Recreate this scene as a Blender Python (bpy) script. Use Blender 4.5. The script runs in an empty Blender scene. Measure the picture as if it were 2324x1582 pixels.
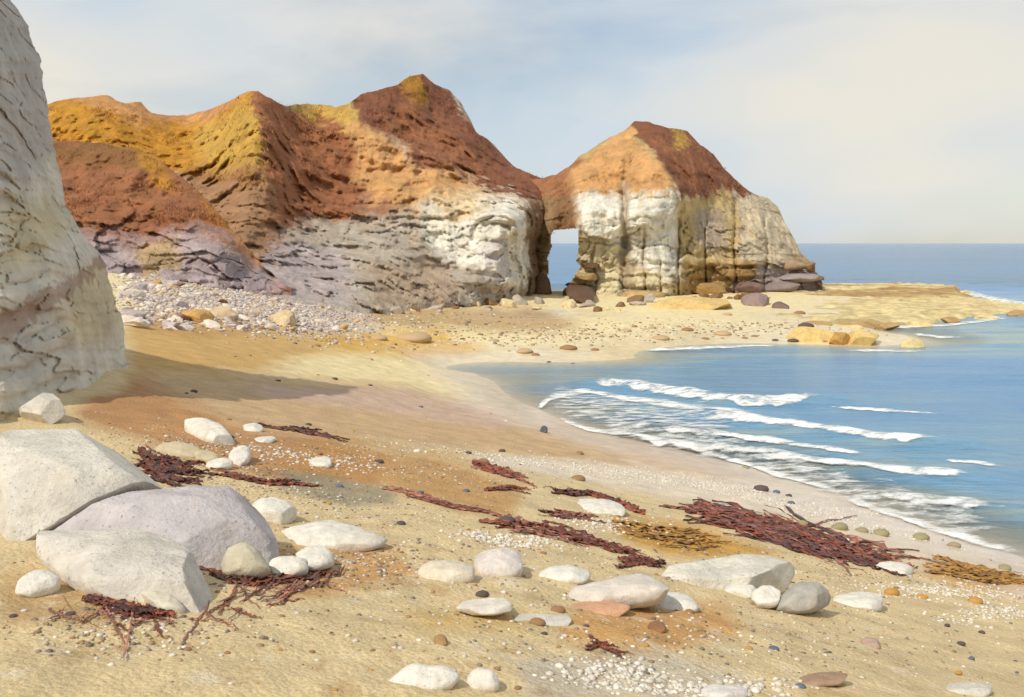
import bpy, math, random
import numpy as np
from mathutils import Vector

R = math.radians
scene = bpy.context.scene
C = scene.collection
random.seed(7)
rng = np.random.default_rng(7)

# ------------------------------------------------------------------ camera, world, sun, exposure
H = 4.6            # eye height above the sea
F = 2492.0         # focal length in units of the 2324-wide picture
CX, HY = 1162.0, 552.0
cam_d = bpy.data.cameras.new('camera')
cam = bpy.data.objects.new('camera', cam_d); C.objects.link(cam)
cam.location = (0, 0, H); cam.rotation_euler = (R(90), 0, 0)
cam_d.sensor_width = 36.0; cam_d.lens = 36.0*F/2324.0
cam_d.shift_y = -239.0/2324.0
cam_d.clip_start = 0.1; cam_d.clip_end = 60000
scene.camera = cam

SUN_DIR = Vector((-0.52, -0.68, 0.84)).normalized()      # towards the sun
sun_el = math.asin(SUN_DIR.z); sun_az = math.atan2(SUN_DIR.x, SUN_DIR.y)
world = bpy.data.worlds.new('World'); scene.world = world; world.use_nodes = True
wt = world.node_tree; wt.nodes.clear()
def wn(t, **k):
    n = wt.nodes.new(t)
    for a, b in k.items(): setattr(n, a, b)
    return n
wo = wn('ShaderNodeOutputWorld'); wb = wn('ShaderNodeBackground'); sky = wn('ShaderNodeTexSky')
sky.sky_type = 'NISHITA'; sky.sun_disc = False
sky.sun_elevation = sun_el; sky.sun_rotation = sun_az
sky.air_density = 1.0; sky.dust_density = 0.6; sky.ozone_density = 1.5
tc = wn('ShaderNodeTexCoord'); mp = wn('ShaderNodeMapping')
mp.inputs['Scale'].default_value = (1.0, 1.0, 2.6); mp.inputs['Location'].default_value = (3.1, 0.4, 1.7)
n1 = wn('ShaderNodeTexNoise'); n1.inputs['Scale'].default_value = 2.6; n1.inputs['Detail'].default_value = 5; n1.inputs['Roughness'].default_value = 0.52
n1.inputs['Distortion'].default_value = 0.35
r1 = wn('ShaderNodeValToRGB'); r1.color_ramp.elements[0].position = 0.40; r1.color_ramp.elements[1].position = 0.60
r1.color_ramp.elements[0].color = (.40, .40, .40, 1); r1.color_ramp.elements[1].color = (.95, .95, .95, 1)
n2 = wn('ShaderNodeTexNoise'); n2.inputs['Scale'].default_value = 2.1; n2.inputs['Detail'].default_value = 3
r2 = wn('ShaderNodeValToRGB'); r2.color_ramp.elements[0].position = 0.40; r2.color_ramp.elements[1].position = 0.62
r2.color_ramp.elements[0].color = (6.5, 7.2, 7.8, 1); r2.color_ramp.elements[1].color = (8.5, 8.05, 7.1, 1)
mx = wn('ShaderNodeMix', data_type='RGBA')
L = wt.links.new
L(tc.outputs['Generated'], mp.inputs['Vector']); L(mp.outputs[0], n1.inputs['Vector']); L(mp.outputs[0], n2.inputs['Vector'])
L(n1.outputs['Fac'], r1.inputs[0]); L(n2.outputs['Fac'], r2.inputs[0])
L(r1.outputs['Color'], mx.inputs[0]); L(sky.outputs[0], mx.inputs[6]); L(r2.outputs['Color'], mx.inputs[7])
L(mx.outputs[2], wb.inputs['Color']); wb.inputs['Strength'].default_value = 0.1
L(wb.outputs[0], wo.inputs['Surface'])

sl = bpy.data.lights.new('sun', 'SUN'); so = bpy.data.objects.new('sun', sl); C.objects.link(so)
sl.energy = 3.2; sl.angle = R(0.53); sl.color = (1.0, 0.93, 0.80)
so.rotation_euler = SUN_DIR.to_track_quat('Z', 'Y').to_euler(); so.location = (-30, -20, 40)
vs = scene.view_settings
vs.view_transform = 'Standard'; vs.look = 'None'; vs.exposure = 0.0; vs.gamma = 1.0; vs.use_curve_mapping = False

# ------------------------------------------------------------------ numeric helpers
def s2l(r, g, b):
    o = []
    for c in (r, g, b):
        c /= 255.0
        o.append(c/12.92 if c <= .04045 else ((c+.055)/1.055)**2.4)
    return np.array(o)

PERM = np.random.default_rng(3).permutation(512)
def vnoise(p):                       # gradient-free smooth value noise, -1..1
    p = np.asarray(p, float); i = np.floor(p).astype(int); f = p-i; f = f*f*f*(f*(f*6-15)+10)
    def h(a, b, c): return PERM[(PERM[(PERM[a & 511]+b) & 511]+c) & 511]/255.5-1
    x, y, z = i[..., 0], i[..., 1], i[..., 2]; u, v, w = f[..., 0], f[..., 1], f[..., 2]
    def l(a, b, t): return a+(b-a)*t
    return l(l(l(h(x,y,z),h(x+1,y,z),u), l(h(x,y+1,z),h(x+1,y+1,z),u), v),
             l(l(h(x,y,z+1),h(x+1,y,z+1),u), l(h(x,y+1,z+1),h(x+1,y+1,z+1),u), v), w)
def fbm(p, o=4, lac=2.03, g=.5, ridged=False):
    p = np.asarray(p, float); a = 1.0; s = 0; t = 0
    for k in range(o):
        n = vnoise(p+17.3*k)
        if ridged: n = 1-2*np.abs(n)
        s = s+a*n; t += a; a *= g; p = p*lac
    return s/t
class TPS:
    def __init__(s, pts, vals, lam=1e-3):
        s.p = np.asarray(pts, float); s.sc = s.p.std(); s.m = s.p.mean(0); q = (s.p-s.m)/s.sc; s.q = q
        n = len(q); K = s.U(np.linalg.norm(q[:, None]-q[None], axis=2))+lam*np.eye(n)
        Pm = np.c_[np.ones(n), q]; A = np.block([[K, Pm], [Pm.T, np.zeros((3, 3))]])
        s.w = np.linalg.solve(A, np.r_[np.asarray(vals, float), 0, 0, 0])
    @staticmethod
    def U(r): return np.where(r > 1e-9, r*r*np.log(np.maximum(r, 1e-9)), 0)
    def __call__(s, x, y):
        x = np.asarray(x, float); y = np.asarray(y, float); x, y = np.broadcast_arrays(x, y)
        a = (x-s.m[0])/s.sc; b = (y-s.m[1])/s.sc; r = s.w[-3]+s.w[-2]*a+s.w[-1]*b
        for (qx, qy), w in zip(s.q, s.w): r = r+w*s.U(np.hypot(a-qx, b-qy))
        return r
def P(px, py, D):                    # picture direction + distance -> place
    return np.stack(np.broadcast_arrays((px-CX)/F*D, D, H-(py-HY)/F*D), -1)
def Dz(py, z): return (H-z)*F/(py-HY)
def sea_pt(px, py, z=0.0): return P(px, py, Dz(py, z))
def inpoly(x, y, poly):
    ins = np.zeros(x.shape, bool); n = len(poly)
    for k in range(n):
        x1, y1 = poly[k]; x2, y2 = poly[(k+1) % n]
        if y1 == y2: continue
        c = ((y1 > y) != (y2 > y)) & (x < (x2-x1)*(y-y1)/(y2-y1)+x1); ins ^= c
    return ins
def softpoly(x, y, poly, soft, n=7):
    m = np.zeros(x.shape); jr = np.random.default_rng(5)
    for k in range(n):
        a = jr.uniform(0, 6.28); r = soft*math.sqrt((k+.3)/n)
        m += inpoly(x+r*math.cos(a), y+r*math.sin(a), poly)
    return m/n
def ell(x, y, cx, cy, rx, ry, rot=0):
    c, s = math.cos(R(rot)), math.sin(R(rot)); u = ((x-cx)*c+(y-cy)*s)/rx; v = (-(x-cx)*s+(y-cy)*c)/ry
    return u*u+v*v
def quant(x): i = np.floor(x); return i+sstep(.25, .75, x-i)
def sstep(a, b, x): t = np.clip((x-a)/(b-a), 0, 1); return t*t*(3-2*t)

def cells(p, seed=0):                # fractured blocks: value of the nearest block, gap to the next
    p = np.asarray(p, float); i = np.floor(p).astype(int); f1 = np.full(p.shape[:-1], 9.); f2 = f1.copy(); val = np.zeros(p.shape[:-1])
    for a in (-1, 0, 1):
        for b in (-1, 0, 1):
            for c in (-1, 0, 1):
                j = i+np.array([a, b, c]); h = PERM[(PERM[(PERM[(j[..., 0]+seed) & 511]+j[..., 1]) & 511]+j[..., 2]) & 511]
                o = np.stack([h/512., PERM[(h+71) & 511]/512., PERM[(h+193) & 511]/512.], -1); d = np.linalg.norm(j+o-p, axis=-1)
                m = d < f1; f2 = np.where(m, f1, np.minimum(f2, d)); val = np.where(m, PERM[(h+301) & 511]/255.5-1, val); f1 = np.where(m, d, f1)
    return val, f2-f1
# ------------------------------------------------------------------ object helpers
def mesh(name, v, f, mat=None, parent=None, col=None, smooth=True, attrs=None):
    m = bpy.data.meshes.new(name)
    v = np.asarray(v, np.float32)
    if isinstance(f, np.ndarray):
        nf = len(f); k = f.shape[1]
        m.vertices.add(len(v)); m.vertices.foreach_set('co', v.ravel())
        m.loops.add(nf*k); m.loops.foreach_set('vertex_index', f.astype(np.int32).ravel())
        m.polygons.add(nf); m.polygons.foreach_set('loop_start', np.arange(0, nf*k, k, dtype=np.int32))
        m.update(calc_edges=True); m.validate()
    else: m.from_pydata(v.tolist(), [], f)
    if smooth: m.polygons.foreach_set('use_smooth', np.ones(len(m.polygons), bool))
    if col is not None:
        a = m.color_attributes.new('Col', 'FLOAT_COLOR', 'POINT')
        a.data.foreach_set('color', np.c_[col, np.ones(len(col))].astype(np.float32).ravel())
    for k, d in (attrs or {}).items():
        a = m.attributes.new(k, 'FLOAT', 'POINT'); a.data.foreach_set('value', np.asarray(d, np.float32).ravel())
    if mat: m.materials.append(mat)
    o = bpy.data.objects.new(name, m); C.objects.link(o)
    if parent: o.parent = parent
    return o
def tag(o, label=None, cat=None, group=None, kind=None):
    if label: o['label'] = label
    if cat: o['category'] = cat
    if group: o['group'] = group
    if kind: o['kind'] = kind
    return o
def empty(name, loc=(0, 0, 0)):
    o = bpy.data.objects.new(name, None); C.objects.link(o); o.location = loc; o.empty_display_size = .2; return o
def recentre(o):                     # origin to the base of the thing
    m = o.data; n = len(m.vertices); a = np.empty(n*3, np.float32); m.vertices.foreach_get('co', a); a = a.reshape(-1, 3)
    c = np.array([a[:, 0].mean(), a[:, 1].mean(), a[:, 2].min()], np.float32)
    m.vertices.foreach_set('co', (a-c).ravel()); m.update(); o.location = c.tolist(); return o

def grid_faces(nr, nc):
    i = np.arange(nr*nc).reshape(nr, nc)
    return np.stack([i[:-1, :-1], i[:-1, 1:], i[1:, 1:], i[1:, :-1]], -1).reshape(-1, 4)

# ------------------------------------------------------------------ materials
def nmat(name):
    m = bpy.data.materials.new(name); m.use_nodes = True; t = m.node_tree; t.nodes.clear()
    o = t.nodes.new('ShaderNodeOutputMaterial'); b = t.nodes.new('ShaderNodeBsdfPrincipled'); t.links.new(b.outputs[0], o.inputs[0])
    return m, t, b
def rock_mat(name, scale=1.0, bump=.35, rough=.9, colour=None, vary=.35, crack=0.0, spec=.25, dist=.05, stain=0.0):
    m, t, b = nmat(name); N = t.nodes.new; Lk = t.links.new
    co = N('ShaderNodeTexCoord')
    if colour is None:
        c = N('ShaderNodeAttribute'); c.attribute_name = 'Col'; csock = c.outputs['Color']
    else:
        c = N('ShaderNodeRGB'); c.outputs[0].default_value = (*colour, 1); csock = c.outputs[0]
    n = N('ShaderNodeTexNoise'); n.inputs['Scale'].default_value = 1.3*scale; n.inputs['Detail'].default_value = 9; n.inputs['Roughness'].default_value = .66
    Lk(co.outputs['Object'], n.inputs['Vector'])
    rp = N('ShaderNodeMapRange'); rp.inputs[1].default_value = .28; rp.inputs[2].default_value = .72
    rp.inputs[3].default_value = 1-vary; rp.inputs[4].default_value = 1+vary*.6; Lk(n.outputs['Fac'], rp.inputs[0])
    mu = N('ShaderNodeVectorMath'); mu.operation = 'SCALE'; Lk(csock, mu.inputs[0]); Lk(rp.outputs[0], mu.inputs['Scale'])
    n2 = N('ShaderNodeTexNoise'); n2.inputs['Scale'].default_value = 9*scale; n2.inputs['Detail'].default_value = 8; n2.inputs['Roughness'].default_value = .7
    Lk(co.outputs['Object'], n2.inputs['Vector'])
    ad = N('ShaderNodeMath'); ad.operation = 'MULTIPLY_ADD'; Lk(n2.outputs['Fac'], ad.inputs[0]); ad.inputs[1].default_value = .45; Lk(n.outputs['Fac'], ad.inputs[2])
    hs = ad.outputs[0]; out = mu.outputs[0]
    if stain:
        n3 = N('ShaderNodeTexNoise'); n3.inputs['Scale'].default_value = .55*scale; n3.inputs['Detail'].default_value = 7; n3.inputs['Roughness'].default_value = .72; n3.inputs['Distortion'].default_value = .6
        Lk(co.outputs['Object'], n3.inputs['Vector'])
        r3 = N('ShaderNodeMapRange'); r3.inputs[1].default_value = .50; r3.inputs[2].default_value = .68; r3.inputs[4].default_value = stain; Lk(n3.outputs['Fac'], r3.inputs[0])
        mm = N('ShaderNodeMix'); mm.data_type = 'RGBA'; Lk(r3.outputs[0], mm.inputs[0]); Lk(out, mm.inputs[6]); mm.inputs[7].default_value = (.40, .30, .18, 1)
        sp = N('ShaderNodeTexVoronoi'); sp.inputs['Scale'].default_value = 6*scale; Lk(co.outputs['Object'], sp.inputs['Vector'])
        r4 = N('ShaderNodeMapRange'); r4.inputs[1].default_value = .10; r4.inputs[2].default_value = .22; r4.inputs[3].default_value = .5; r4.inputs[4].default_value = 0; Lk(sp.outputs['Distance'], r4.inputs[0])
        m4 = N('ShaderNodeMix'); m4.data_type = 'RGBA'; Lk(r4.outputs[0], m4.inputs[0]); Lk(mm.outputs[2], m4.inputs[6]); m4.inputs[7].default_value = (.22, .19, .16, 1)
        out = m4.outputs[2]
    if crack:
        nd = N('ShaderNodeTexNoise'); nd.inputs['Scale'].default_value = 2.5*scale; nd.inputs['Detail'].default_value = 4
        Lk(co.outputs['Object'], nd.inputs['Vector'])
        mv = N('ShaderNodeVectorMath'); mv.operation = 'MULTIPLY_ADD'; Lk(nd.outputs['Color'], mv.inputs[0]); mv.inputs[1].default_value = (.5/scale,)*3; Lk(co.outputs['Object'], mv.inputs[2])
        vo = N('ShaderNodeTexVoronoi'); vo.feature = 'DISTANCE_TO_EDGE'; vo.inputs['Scale'].default_value = .9*scale; Lk(mv.outputs[0], vo.inputs['Vector'])
        cr = N('ShaderNodeMapRange'); cr.inputs[1].default_value = 0; cr.inputs[2].default_value = .035; Lk(vo.outputs['Distance'], cr.inputs[0])
        a2 = N('ShaderNodeMath'); a2.operation = 'MULTIPLY_ADD'; Lk(cr.outputs[0], a2.inputs[0]); a2.inputs[1].default_value = crack; Lk(hs, a2.inputs[2]); hs = a2.outputs[0]
    bp = N('ShaderNodeBump'); bp.inputs['Strength'].default_value = bump; bp.inputs['Distance'].default_value = dist; Lk(hs, bp.inputs['Height'])
    Lk(bp.outputs[0], b.inputs['Normal']); Lk(out, b.inputs['Base Color'])
    b.inputs['Roughness'].default_value = rough; b.inputs['Specular IOR Level'].default_value = spec
    return m

M_head = rock_mat('headland_rock', scale=.55, bump=.8, vary=.34, crack=.12, dist=.55)
M_cliff = rock_mat('near_cliff_chalk', scale=1.1, bump=.75, vary=.3, crack=.03, dist=.10)
M_stone = rock_mat('beach_stone', scale=7, bump=.8, vary=.22, rough=.85, dist=.02, stain=.42)
M_slab = rock_mat('slab_stone', scale=3.2, bump=.9, vary=.26, crack=.05, dist=.05, stain=.3)
M_reef = rock_mat('reef_rock', scale=.9, bump=.8, vary=.4, rough=.75, dist=.25)
M_scree = rock_mat('scree_rock', scale=3, bump=.6, vary=.3, dist=.06)
M_peb = rock_mat('pebble', scale=14, bump=.3, vary=.2, rough=.6, spec=.4, dist=.01)

def sand_material():
    m, t, b = nmat('sand'); N = t.nodes.new; Lk = t.links.new
    co = N('ShaderNodeTexCoord'); c = N('ShaderNodeAttribute'); c.attribute_name = 'Col'; w = N('ShaderNodeAttribute'); w.attribute_name = 'wet'
    n = N('ShaderNodeTexNoise'); n.inputs['Scale'].default_value = 2.2; n.inputs['Detail'].default_value = 10; n.inputs['Roughness'].default_value = .68
    g = N('ShaderNodeTexNoise'); g.inputs['Scale'].default_value = 55; g.inputs['Detail'].default_value = 4; g.inputs['Roughness'].default_value = .75
    v = N('ShaderNodeTexVoronoi'); v.inputs['Scale'].default_value = 26; v.inputs['Randomness'].default_value = 1
    for q in (n, g, v): Lk(co.outputs['Object'], q.inputs['Vector'])
    r = N('ShaderNodeMapRange'); r.inputs[1].default_value = .3; r.inputs[2].default_value = .7; r.inputs[3].default_value = .78; r.inputs[4].default_value = 1.12; Lk(n.outputs['Fac'], r.inputs[0])
    r2_ = N('ShaderNodeMapRange'); r2_.inputs[1].default_value = .3; r2_.inputs[2].default_value = .7; r2_.inputs[3].default_value = .75; r2_.inputs[4].default_value = 1.2; Lk(g.outputs['Fac'], r2_.inputs[0])
    mm = N('ShaderNodeMath'); mm.operation = 'MULTIPLY'; Lk(r.outputs[0], mm.inputs[0]); Lk(r2_.outputs[0], mm.inputs[1])
    sc = N('ShaderNodeVectorMath'); sc.operation = 'SCALE'; Lk(c.outputs['Color'], sc.inputs[0]); Lk(mm.outputs[0], sc.inputs['Scale'])
    Lk(sc.outputs[0], b.inputs['Base Color'])
    h = N('ShaderNodeMath'); h.operation = 'MULTIPLY_ADD'; Lk(g.outputs['Fac'], h.inputs[0]); h.inputs[1].default_value = .4; Lk(n.outputs['Fac'], h.inputs[2])
    h2 = N('ShaderNodeMath'); h2.operation = 'MULTIPLY_ADD'; Lk(v.outputs['Distance'], h2.inputs[0]); h2.inputs[1].default_value = -.35; Lk(h.outputs[0], h2.inputs[2])
    bp = N('ShaderNodeBump'); bp.inputs['Distance'].default_value = .03
    bs = N('ShaderNodeMapRange'); bs.inputs[3].default_value = 1.0; bs.inputs[4].default_value = .12; Lk(w.outputs['Fac'], bs.inputs[0]); Lk(bs.outputs[0], bp.inputs['Strength'])
    Lk(h2.outputs[0], bp.inputs['Height']); Lk(bp.outputs[0], b.inputs['Normal'])
    ro = N('ShaderNodeMapRange'); ro.inputs[3].default_value = .92; ro.inputs[4].default_value = .22; Lk(w.outputs['Fac'], ro.inputs[0]); Lk(ro.outputs[0], b.inputs['Roughness'])
    b.inputs['Specular IOR Level'].default_value = .35
    return m
M_sand = sand_material()

def sea_material():
    m, t, b = nmat('sea_water'); N = t.nodes.new; Lk = t.links.new
    co = N('ShaderNodeTexCoord'); d = N('ShaderNodeAttribute'); d.attribute_name = 'depth'
    n0 = N('ShaderNodeTexNoise'); n0.inputs['Scale'].default_value = .16; n0.inputs['Detail'].default_value = 8; n0.inputs['Roughness'].default_value = .66
    mp_ = N('ShaderNodeMapping'); mp_.inputs['Scale'].default_value = (.35, 1.7, 1); Lk(co.outputs['Object'], mp_.inputs[0]); Lk(mp_.outputs[0], n0.inputs['Vector'])
    rp = N('ShaderNodeValToRGB'); e = rp.color_ramp.elements
    e[0].position = 0.0; e[0].color = (.38, .45, .42, 1); e[1].position = 1.0; e[1].color = (.055, .185, .350, 1)
    x = e.new(.12); x.color = (.190, .375, .540, 1); x = e.new(.42); x.color = (.100, .285, .570, 1)
    ad = N('ShaderNodeMath'); ad.operation = 'MULTIPLY_ADD'; Lk(n0.outputs['Fac'], ad.inputs[0]); ad.inputs[1].default_value = 1.0
    sb = N('ShaderNodeMath'); sb.operation = 'MULTIPLY_ADD'; Lk(d.outputs['Fac'], sb.inputs[0]); sb.inputs[1].default_value = .22; sb.inputs[2].default_value = -.47
    nb = N('ShaderNodeTexNoise'); nb.inputs['Scale'].default_value = .012; nb.inputs['Detail'].default_value = 6; nb.inputs['Roughness'].default_value = .62
    mb = N('ShaderNodeMapping'); mb.inputs['Scale'].default_value = (.5, 1.6, 1); Lk(co.outputs['Object'], mb.inputs[0]); Lk(mb.outputs[0], nb.inputs['Vector'])
    a3 = N('ShaderNodeMath'); a3.operation = 'MULTIPLY_ADD'; Lk(nb.outputs['Fac'], a3.inputs[0]); a3.inputs[1].default_value = .9; a3.inputs[2].default_value = -.45
    a4 = N('ShaderNodeMath'); a4.operation = 'ADD'; Lk(ad.outputs[0], a4.inputs[0]); Lk(a3.outputs[0], a4.inputs[1])
    Lk(sb.outputs[0], ad.inputs[2]); Lk(a4.outputs[0], rp.inputs[0]); Lk(rp.outputs[0], b.inputs['Base Color'])
    m1 = N('ShaderNodeMapping'); m1.inputs['Scale'].default_value = (.6, 1.5, 1); m1.inputs['Rotation'].default_value = (0, 0, R(12)); Lk(co.outputs['Object'], m1.inputs[0])
    w1 = N('ShaderNodeTexNoise'); w1.inputs['Scale'].default_value = 1.1; w1.inputs['Detail'].default_value = 8; w1.inputs['Roughness'].default_value = .62; Lk(m1.outputs[0], w1.inputs['Vector'])
    bp = N('ShaderNodeBump'); bp.inputs['Strength'].default_value = 1.0; bp.inputs['Distance'].default_value = .38; Lk(w1.outputs['Fac'], bp.inputs['Height']); Lk(bp.outputs[0], b.inputs['Normal'])
    b.inputs['Roughness'].default_value = .18; b.inputs['IOR'].default_value = 1.33; b.inputs['Specular IOR Level'].default_value = .38
    tr = N('ShaderNodeBsdfTransparent'); mixs = N('ShaderNodeMixShader')
    mr = N('ShaderNodeMapRange'); mr.inputs[1].default_value = 0.0; mr.inputs[2].default_value = .30; mr.inputs[3].default_value = .25; mr.inputs[4].default_value = 1; Lk(d.outputs['Fac'], mr.inputs[0])
    Lk(mr.outputs[0], mixs.inputs[0]); Lk(tr.outputs[0], mixs.inputs[1]); Lk(b.outputs[0], mixs.inputs[2])
    out = [q for q in t.nodes if q.type == 'OUTPUT_MATERIAL'][0]; Lk(mixs.outputs[0], out.inputs[0])
    return m
M_sea = sea_material()

def foam_material():
    m, t, b = nmat('foam'); N = t.nodes.new; Lk = t.links.new
    co = N('ShaderNodeTexCoord'); e = N('ShaderNodeAttribute'); e.attribute_name = 'edge'
    n = N('ShaderNodeTexNoise'); n.inputs['Scale'].default_value = 3.0; n.inputs['Detail'].default_value = 12; n.inputs['Roughness'].default_value = .72
    mp_ = N('ShaderNodeMapping'); mp_.inputs['Scale'].default_value = (.55, 1.0, 1); Lk(co.outputs['Object'], mp_.inputs[0]); Lk(mp_.outputs[0], n.inputs['Vector'])
    a = N('ShaderNodeMath'); a.operation = 'MULTIPLY_ADD'; Lk(e.outputs['Fac'], a.inputs[0]); a.inputs[1].default_value = .55; Lk(n.outputs['Fac'], a.inputs[2])
    r = N('ShaderNodeMapRange'); r.inputs[1].default_value = .76; r.inputs[2].default_value = .96; Lk(a.outputs[0], r.inputs[0])
    tr = N('ShaderNodeBsdfTransparent'); mixs = N('ShaderNodeMixShader'); Lk(r.outputs[0], mixs.inputs[0]); Lk(tr.outputs[0], mixs.inputs[1]); Lk(b.outputs[0], mixs.inputs[2])
    b.inputs['Base Color'].default_value = (.86, .86, .84, 1); b.inputs['Roughness'].default_value = .8
    bp = N('ShaderNodeBump'); bp.inputs['Strength'].default_value = .5; bp.inputs['Distance'].default_value = .05; Lk(n.outputs['Fac'], bp.inputs['Height']); Lk(bp.outputs[0], b.inputs['Normal'])
    out = [q for q in t.nodes if q.type == 'OUTPUT_MATERIAL'][0]; Lk(mixs.outputs[0], out.inputs[0])
    return m
M_foam = foam_material()

def weed_mat(name, c, rough=.45):
    m, t, b = nmat(name); N = t.nodes.new; Lk = t.links.new
    co = N('ShaderNodeTexCoord'); n = N('ShaderNodeTexNoise'); n.inputs['Scale'].default_value = 9; n.inputs['Detail'].default_value = 5; Lk(co.outputs['Object'], n.inputs['Vector'])
    oi = N('ShaderNodeObjectInfo'); rr = N('ShaderNodeMapRange'); rr.inputs[3].default_value = .55; rr.inputs[4].default_value = 1.5; Lk(oi.outputs['Random'], rr.inputs[0])
    r = N('ShaderNodeMapRange'); r.inputs[1].default_value = .3; r.inputs[2].default_value = .7; r.inputs[3].default_value = .5; r.inputs[4].default_value = 1.5; Lk(n.outputs['Fac'], r.inputs[0])
    mm = N('ShaderNodeMath'); mm.operation = 'MULTIPLY'; Lk(r.outputs[0], mm.inputs[0]); Lk(rr.outputs[0], mm.inputs[1])
    sc = N('ShaderNodeVectorMath'); sc.operation = 'SCALE'; sc.inputs[0].default_value = c; Lk(mm.outputs[0], sc.inputs['Scale']); Lk(sc.outputs[0], b.inputs['Base Color'])
    bp = N('ShaderNodeBump'); bp.inputs['Strength'].default_value = .5; bp.inputs['Distance'].default_value = .01; Lk(n.outputs['Fac'], bp.inputs['Height']); Lk(bp.outputs[0], b.inputs['Normal'])
    b.inputs['Roughness'].default_value = rough
    return m
M_weed = weed_mat('red_seaweed', (.215, .052, .022), .5)
M_weed_dark = weed_mat('dark_seaweed', (.095, .025, .014), .4)
M_weed_gold = weed_mat('golden_seaweed', (.40, .20, .035), .55)
M_weed_mauve = weed_mat('mauve_seaweed', (.27, .105, .07), .6)

# ------------------------------------------------------------------ terrain: the beach
ctl = []
def cw(x, y, z): ctl.append((x, y, z))
def cp(px, py, z): D = Dz(py, z); ctl.append(((px-CX)/F*D, D, z))
for a in [(0,-8,3.0),(-8,-5,3.3),(9,-6,1.6),(0,0,2.75),(-4,1,2.95),(4.5,1.5,2.2),(11,9,0),(13,3,0),(15,-6,0),(20,8,-1.3),(60,40,-3.4),(60,0,-4),(45,120,-3),
          (0,130,-2.5),(-30,130,-1),(-45,45,5),(-40,0,5.5),(-30,80,3),(30,30,-2),(70,90,-3.4)]: cw(*a)
for a in [(2324,1262,0),(2150,1205,0),(1960,1135,0),(1750,1078,0),(1550,1022,0),(1380,985,0),(1250,940,0),(1150,890,0),(1080,848,-.03),(1015,838,-.02),(1100,826,-.03),(1240,822,0),
          (1430,813,0),(1470,793,0),(1700,779,0),(1990,786,0),(2030,750,-.1),
          (1500,735,.45),(1400,702,.4),(1560,690,.5),(1700,680,.5),(1800,668,.45),(1860,662,.3),(1250,712,.18),(1350,765,.35),(1700,735,.4),(1000,705,.6),(820,705,1.0),(700,760,1.45),(600,650,2.2),(400,640,2.8),(300,620,3.1),(300,740,2.6),
          (280,850,2.5),(0,980,2.6),(500,900,2.05),(900,870,.85),(700,830,1.5),(1000,900,.55),(1000,840,.30),(900,800,.75),(1150,770,.45),
          (600,1000,2.2),(1000,1000,1.35),(1200,1050,1.1),(1500,1150,1.0),(1800,1250,.9),(2100,1350,.85),(2324,1400,.7),(2324,1582,1.6),(1162,1582,2.45),
          (0,1582,2.75),(300,1300,2.62),(1162,1300,2.1),(1700,1320,1.5),(1700,1500,2.0),(1700,850,-.6),(1350,868,-.22),(2000,900,-1.1),(2300,1000,-1.3),(1700,1000,-.35),(2100,1100,-.45)]: cp(*a)
ctl = np.array(ctl)
T = TPS(ctl[:, :2], ctl[:, 2], 4e-4)
def ground_z(x, y, fine=True):
    x = np.asarray(x, float); y = np.asarray(y, float)
    z = np.clip(T(x, y), -4.0, 7.0)
    if fine:
        q = np.stack(np.broadcast_arrays(x, y, 0*x), -1)
        land = sstep(-.3, .6, z)
        z = z+land*(.06*fbm(q*.55, 3)+.032*fbm(q*2.3+9, 3)+.013*fbm(q*8+4, 2))+(1-land)*.02*fbm(q*.8, 2)
    return z
def ground(px, py):                  # where a direction meets the beach
    D = np.geomspace(2.5, 140, 130); p = P(px, py, D)
    k = np.nonzero(p[:, 2] <= ground_z(p[:, 0], p[:, 1], False)+.09)[0]
    if not len(k): return p[-1]
    D = np.linspace(D[max(k[0]-1, 0)], D[min(k[0]+2, 129)], 60); p = P(px, py, D); k = np.nonzero(p[:, 2] <= ground_z(p[:, 0], p[:, 1]))[0]
    return p[k[0]] if len(k) else p[-1]

ys = np.r_[np.linspace(-14, 2.9, 30), np.geomspace(3, 150, 560)]
xs = 2.2*np.sinh(np.linspace(-4.15, 4.15, 460))
X, Y = np.meshgrid(xs, ys); Z = ground_z(X, Y)
TV = np.stack([X, Y, Z], -1)
Ysafe = np.maximum(Y, .5); TPX = CX+X/Ysafe*F; TPY = HY+(H-Z)/Ysafe*F     # used to place sand tones
q3 = np.stack([X, Y, 0*X], -1)
wx = TPX+26*fbm(q3*.9, 4); wy = TPY+12*fbm(q3*.9+40, 4)
fine_ = 1-.75*sstep(8, 20, Y); wx += 16*fbm(q3*4+3, 3)*fine_; wy += 7*fbm(q3*4+43, 3)*fine_
sand = np.empty(X.shape+(3,)); sand[:] = s2l(224, 200, 154)
def mixz(mask, c, a=1.0):
    global sand
    m = (mask*a)[..., None]; sand = sand*(1-m)+np.asarray(c)*m
far = sstep(20, 30, Y)
mixz(far, s2l(238, 219, 168))
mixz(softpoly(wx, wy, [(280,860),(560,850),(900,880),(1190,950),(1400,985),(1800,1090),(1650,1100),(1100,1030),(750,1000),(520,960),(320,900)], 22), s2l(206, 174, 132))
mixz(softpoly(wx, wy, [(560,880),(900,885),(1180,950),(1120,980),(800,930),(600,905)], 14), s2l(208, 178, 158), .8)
mixz(softpoly(wx, wy, [(290,720),(700,730),(860,770),(560,850),(290,860)], 26), s2l(202, 158, 86), .8)
mixz(softpoly(wx, wy, [(310,860),(520,960),(760,1000),(900,1060),(820,1110),(600,1090),(400,1040),(200,970),(150,940)], 24), s2l(184, 128, 78), .8)
mixz(softpoly(wx, wy, [(700,1000),(1000,1040),(1200,1110),(1150,1180),(900,1120),(620,1060)], 22), s2l(196, 146, 86), .8)
mixz(softpoly(wx, wy, [(640,1060),(880,1110),(900,1140),(780,1150),(640,1110)], 12), s2l(150, 142, 120), .8)
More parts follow.
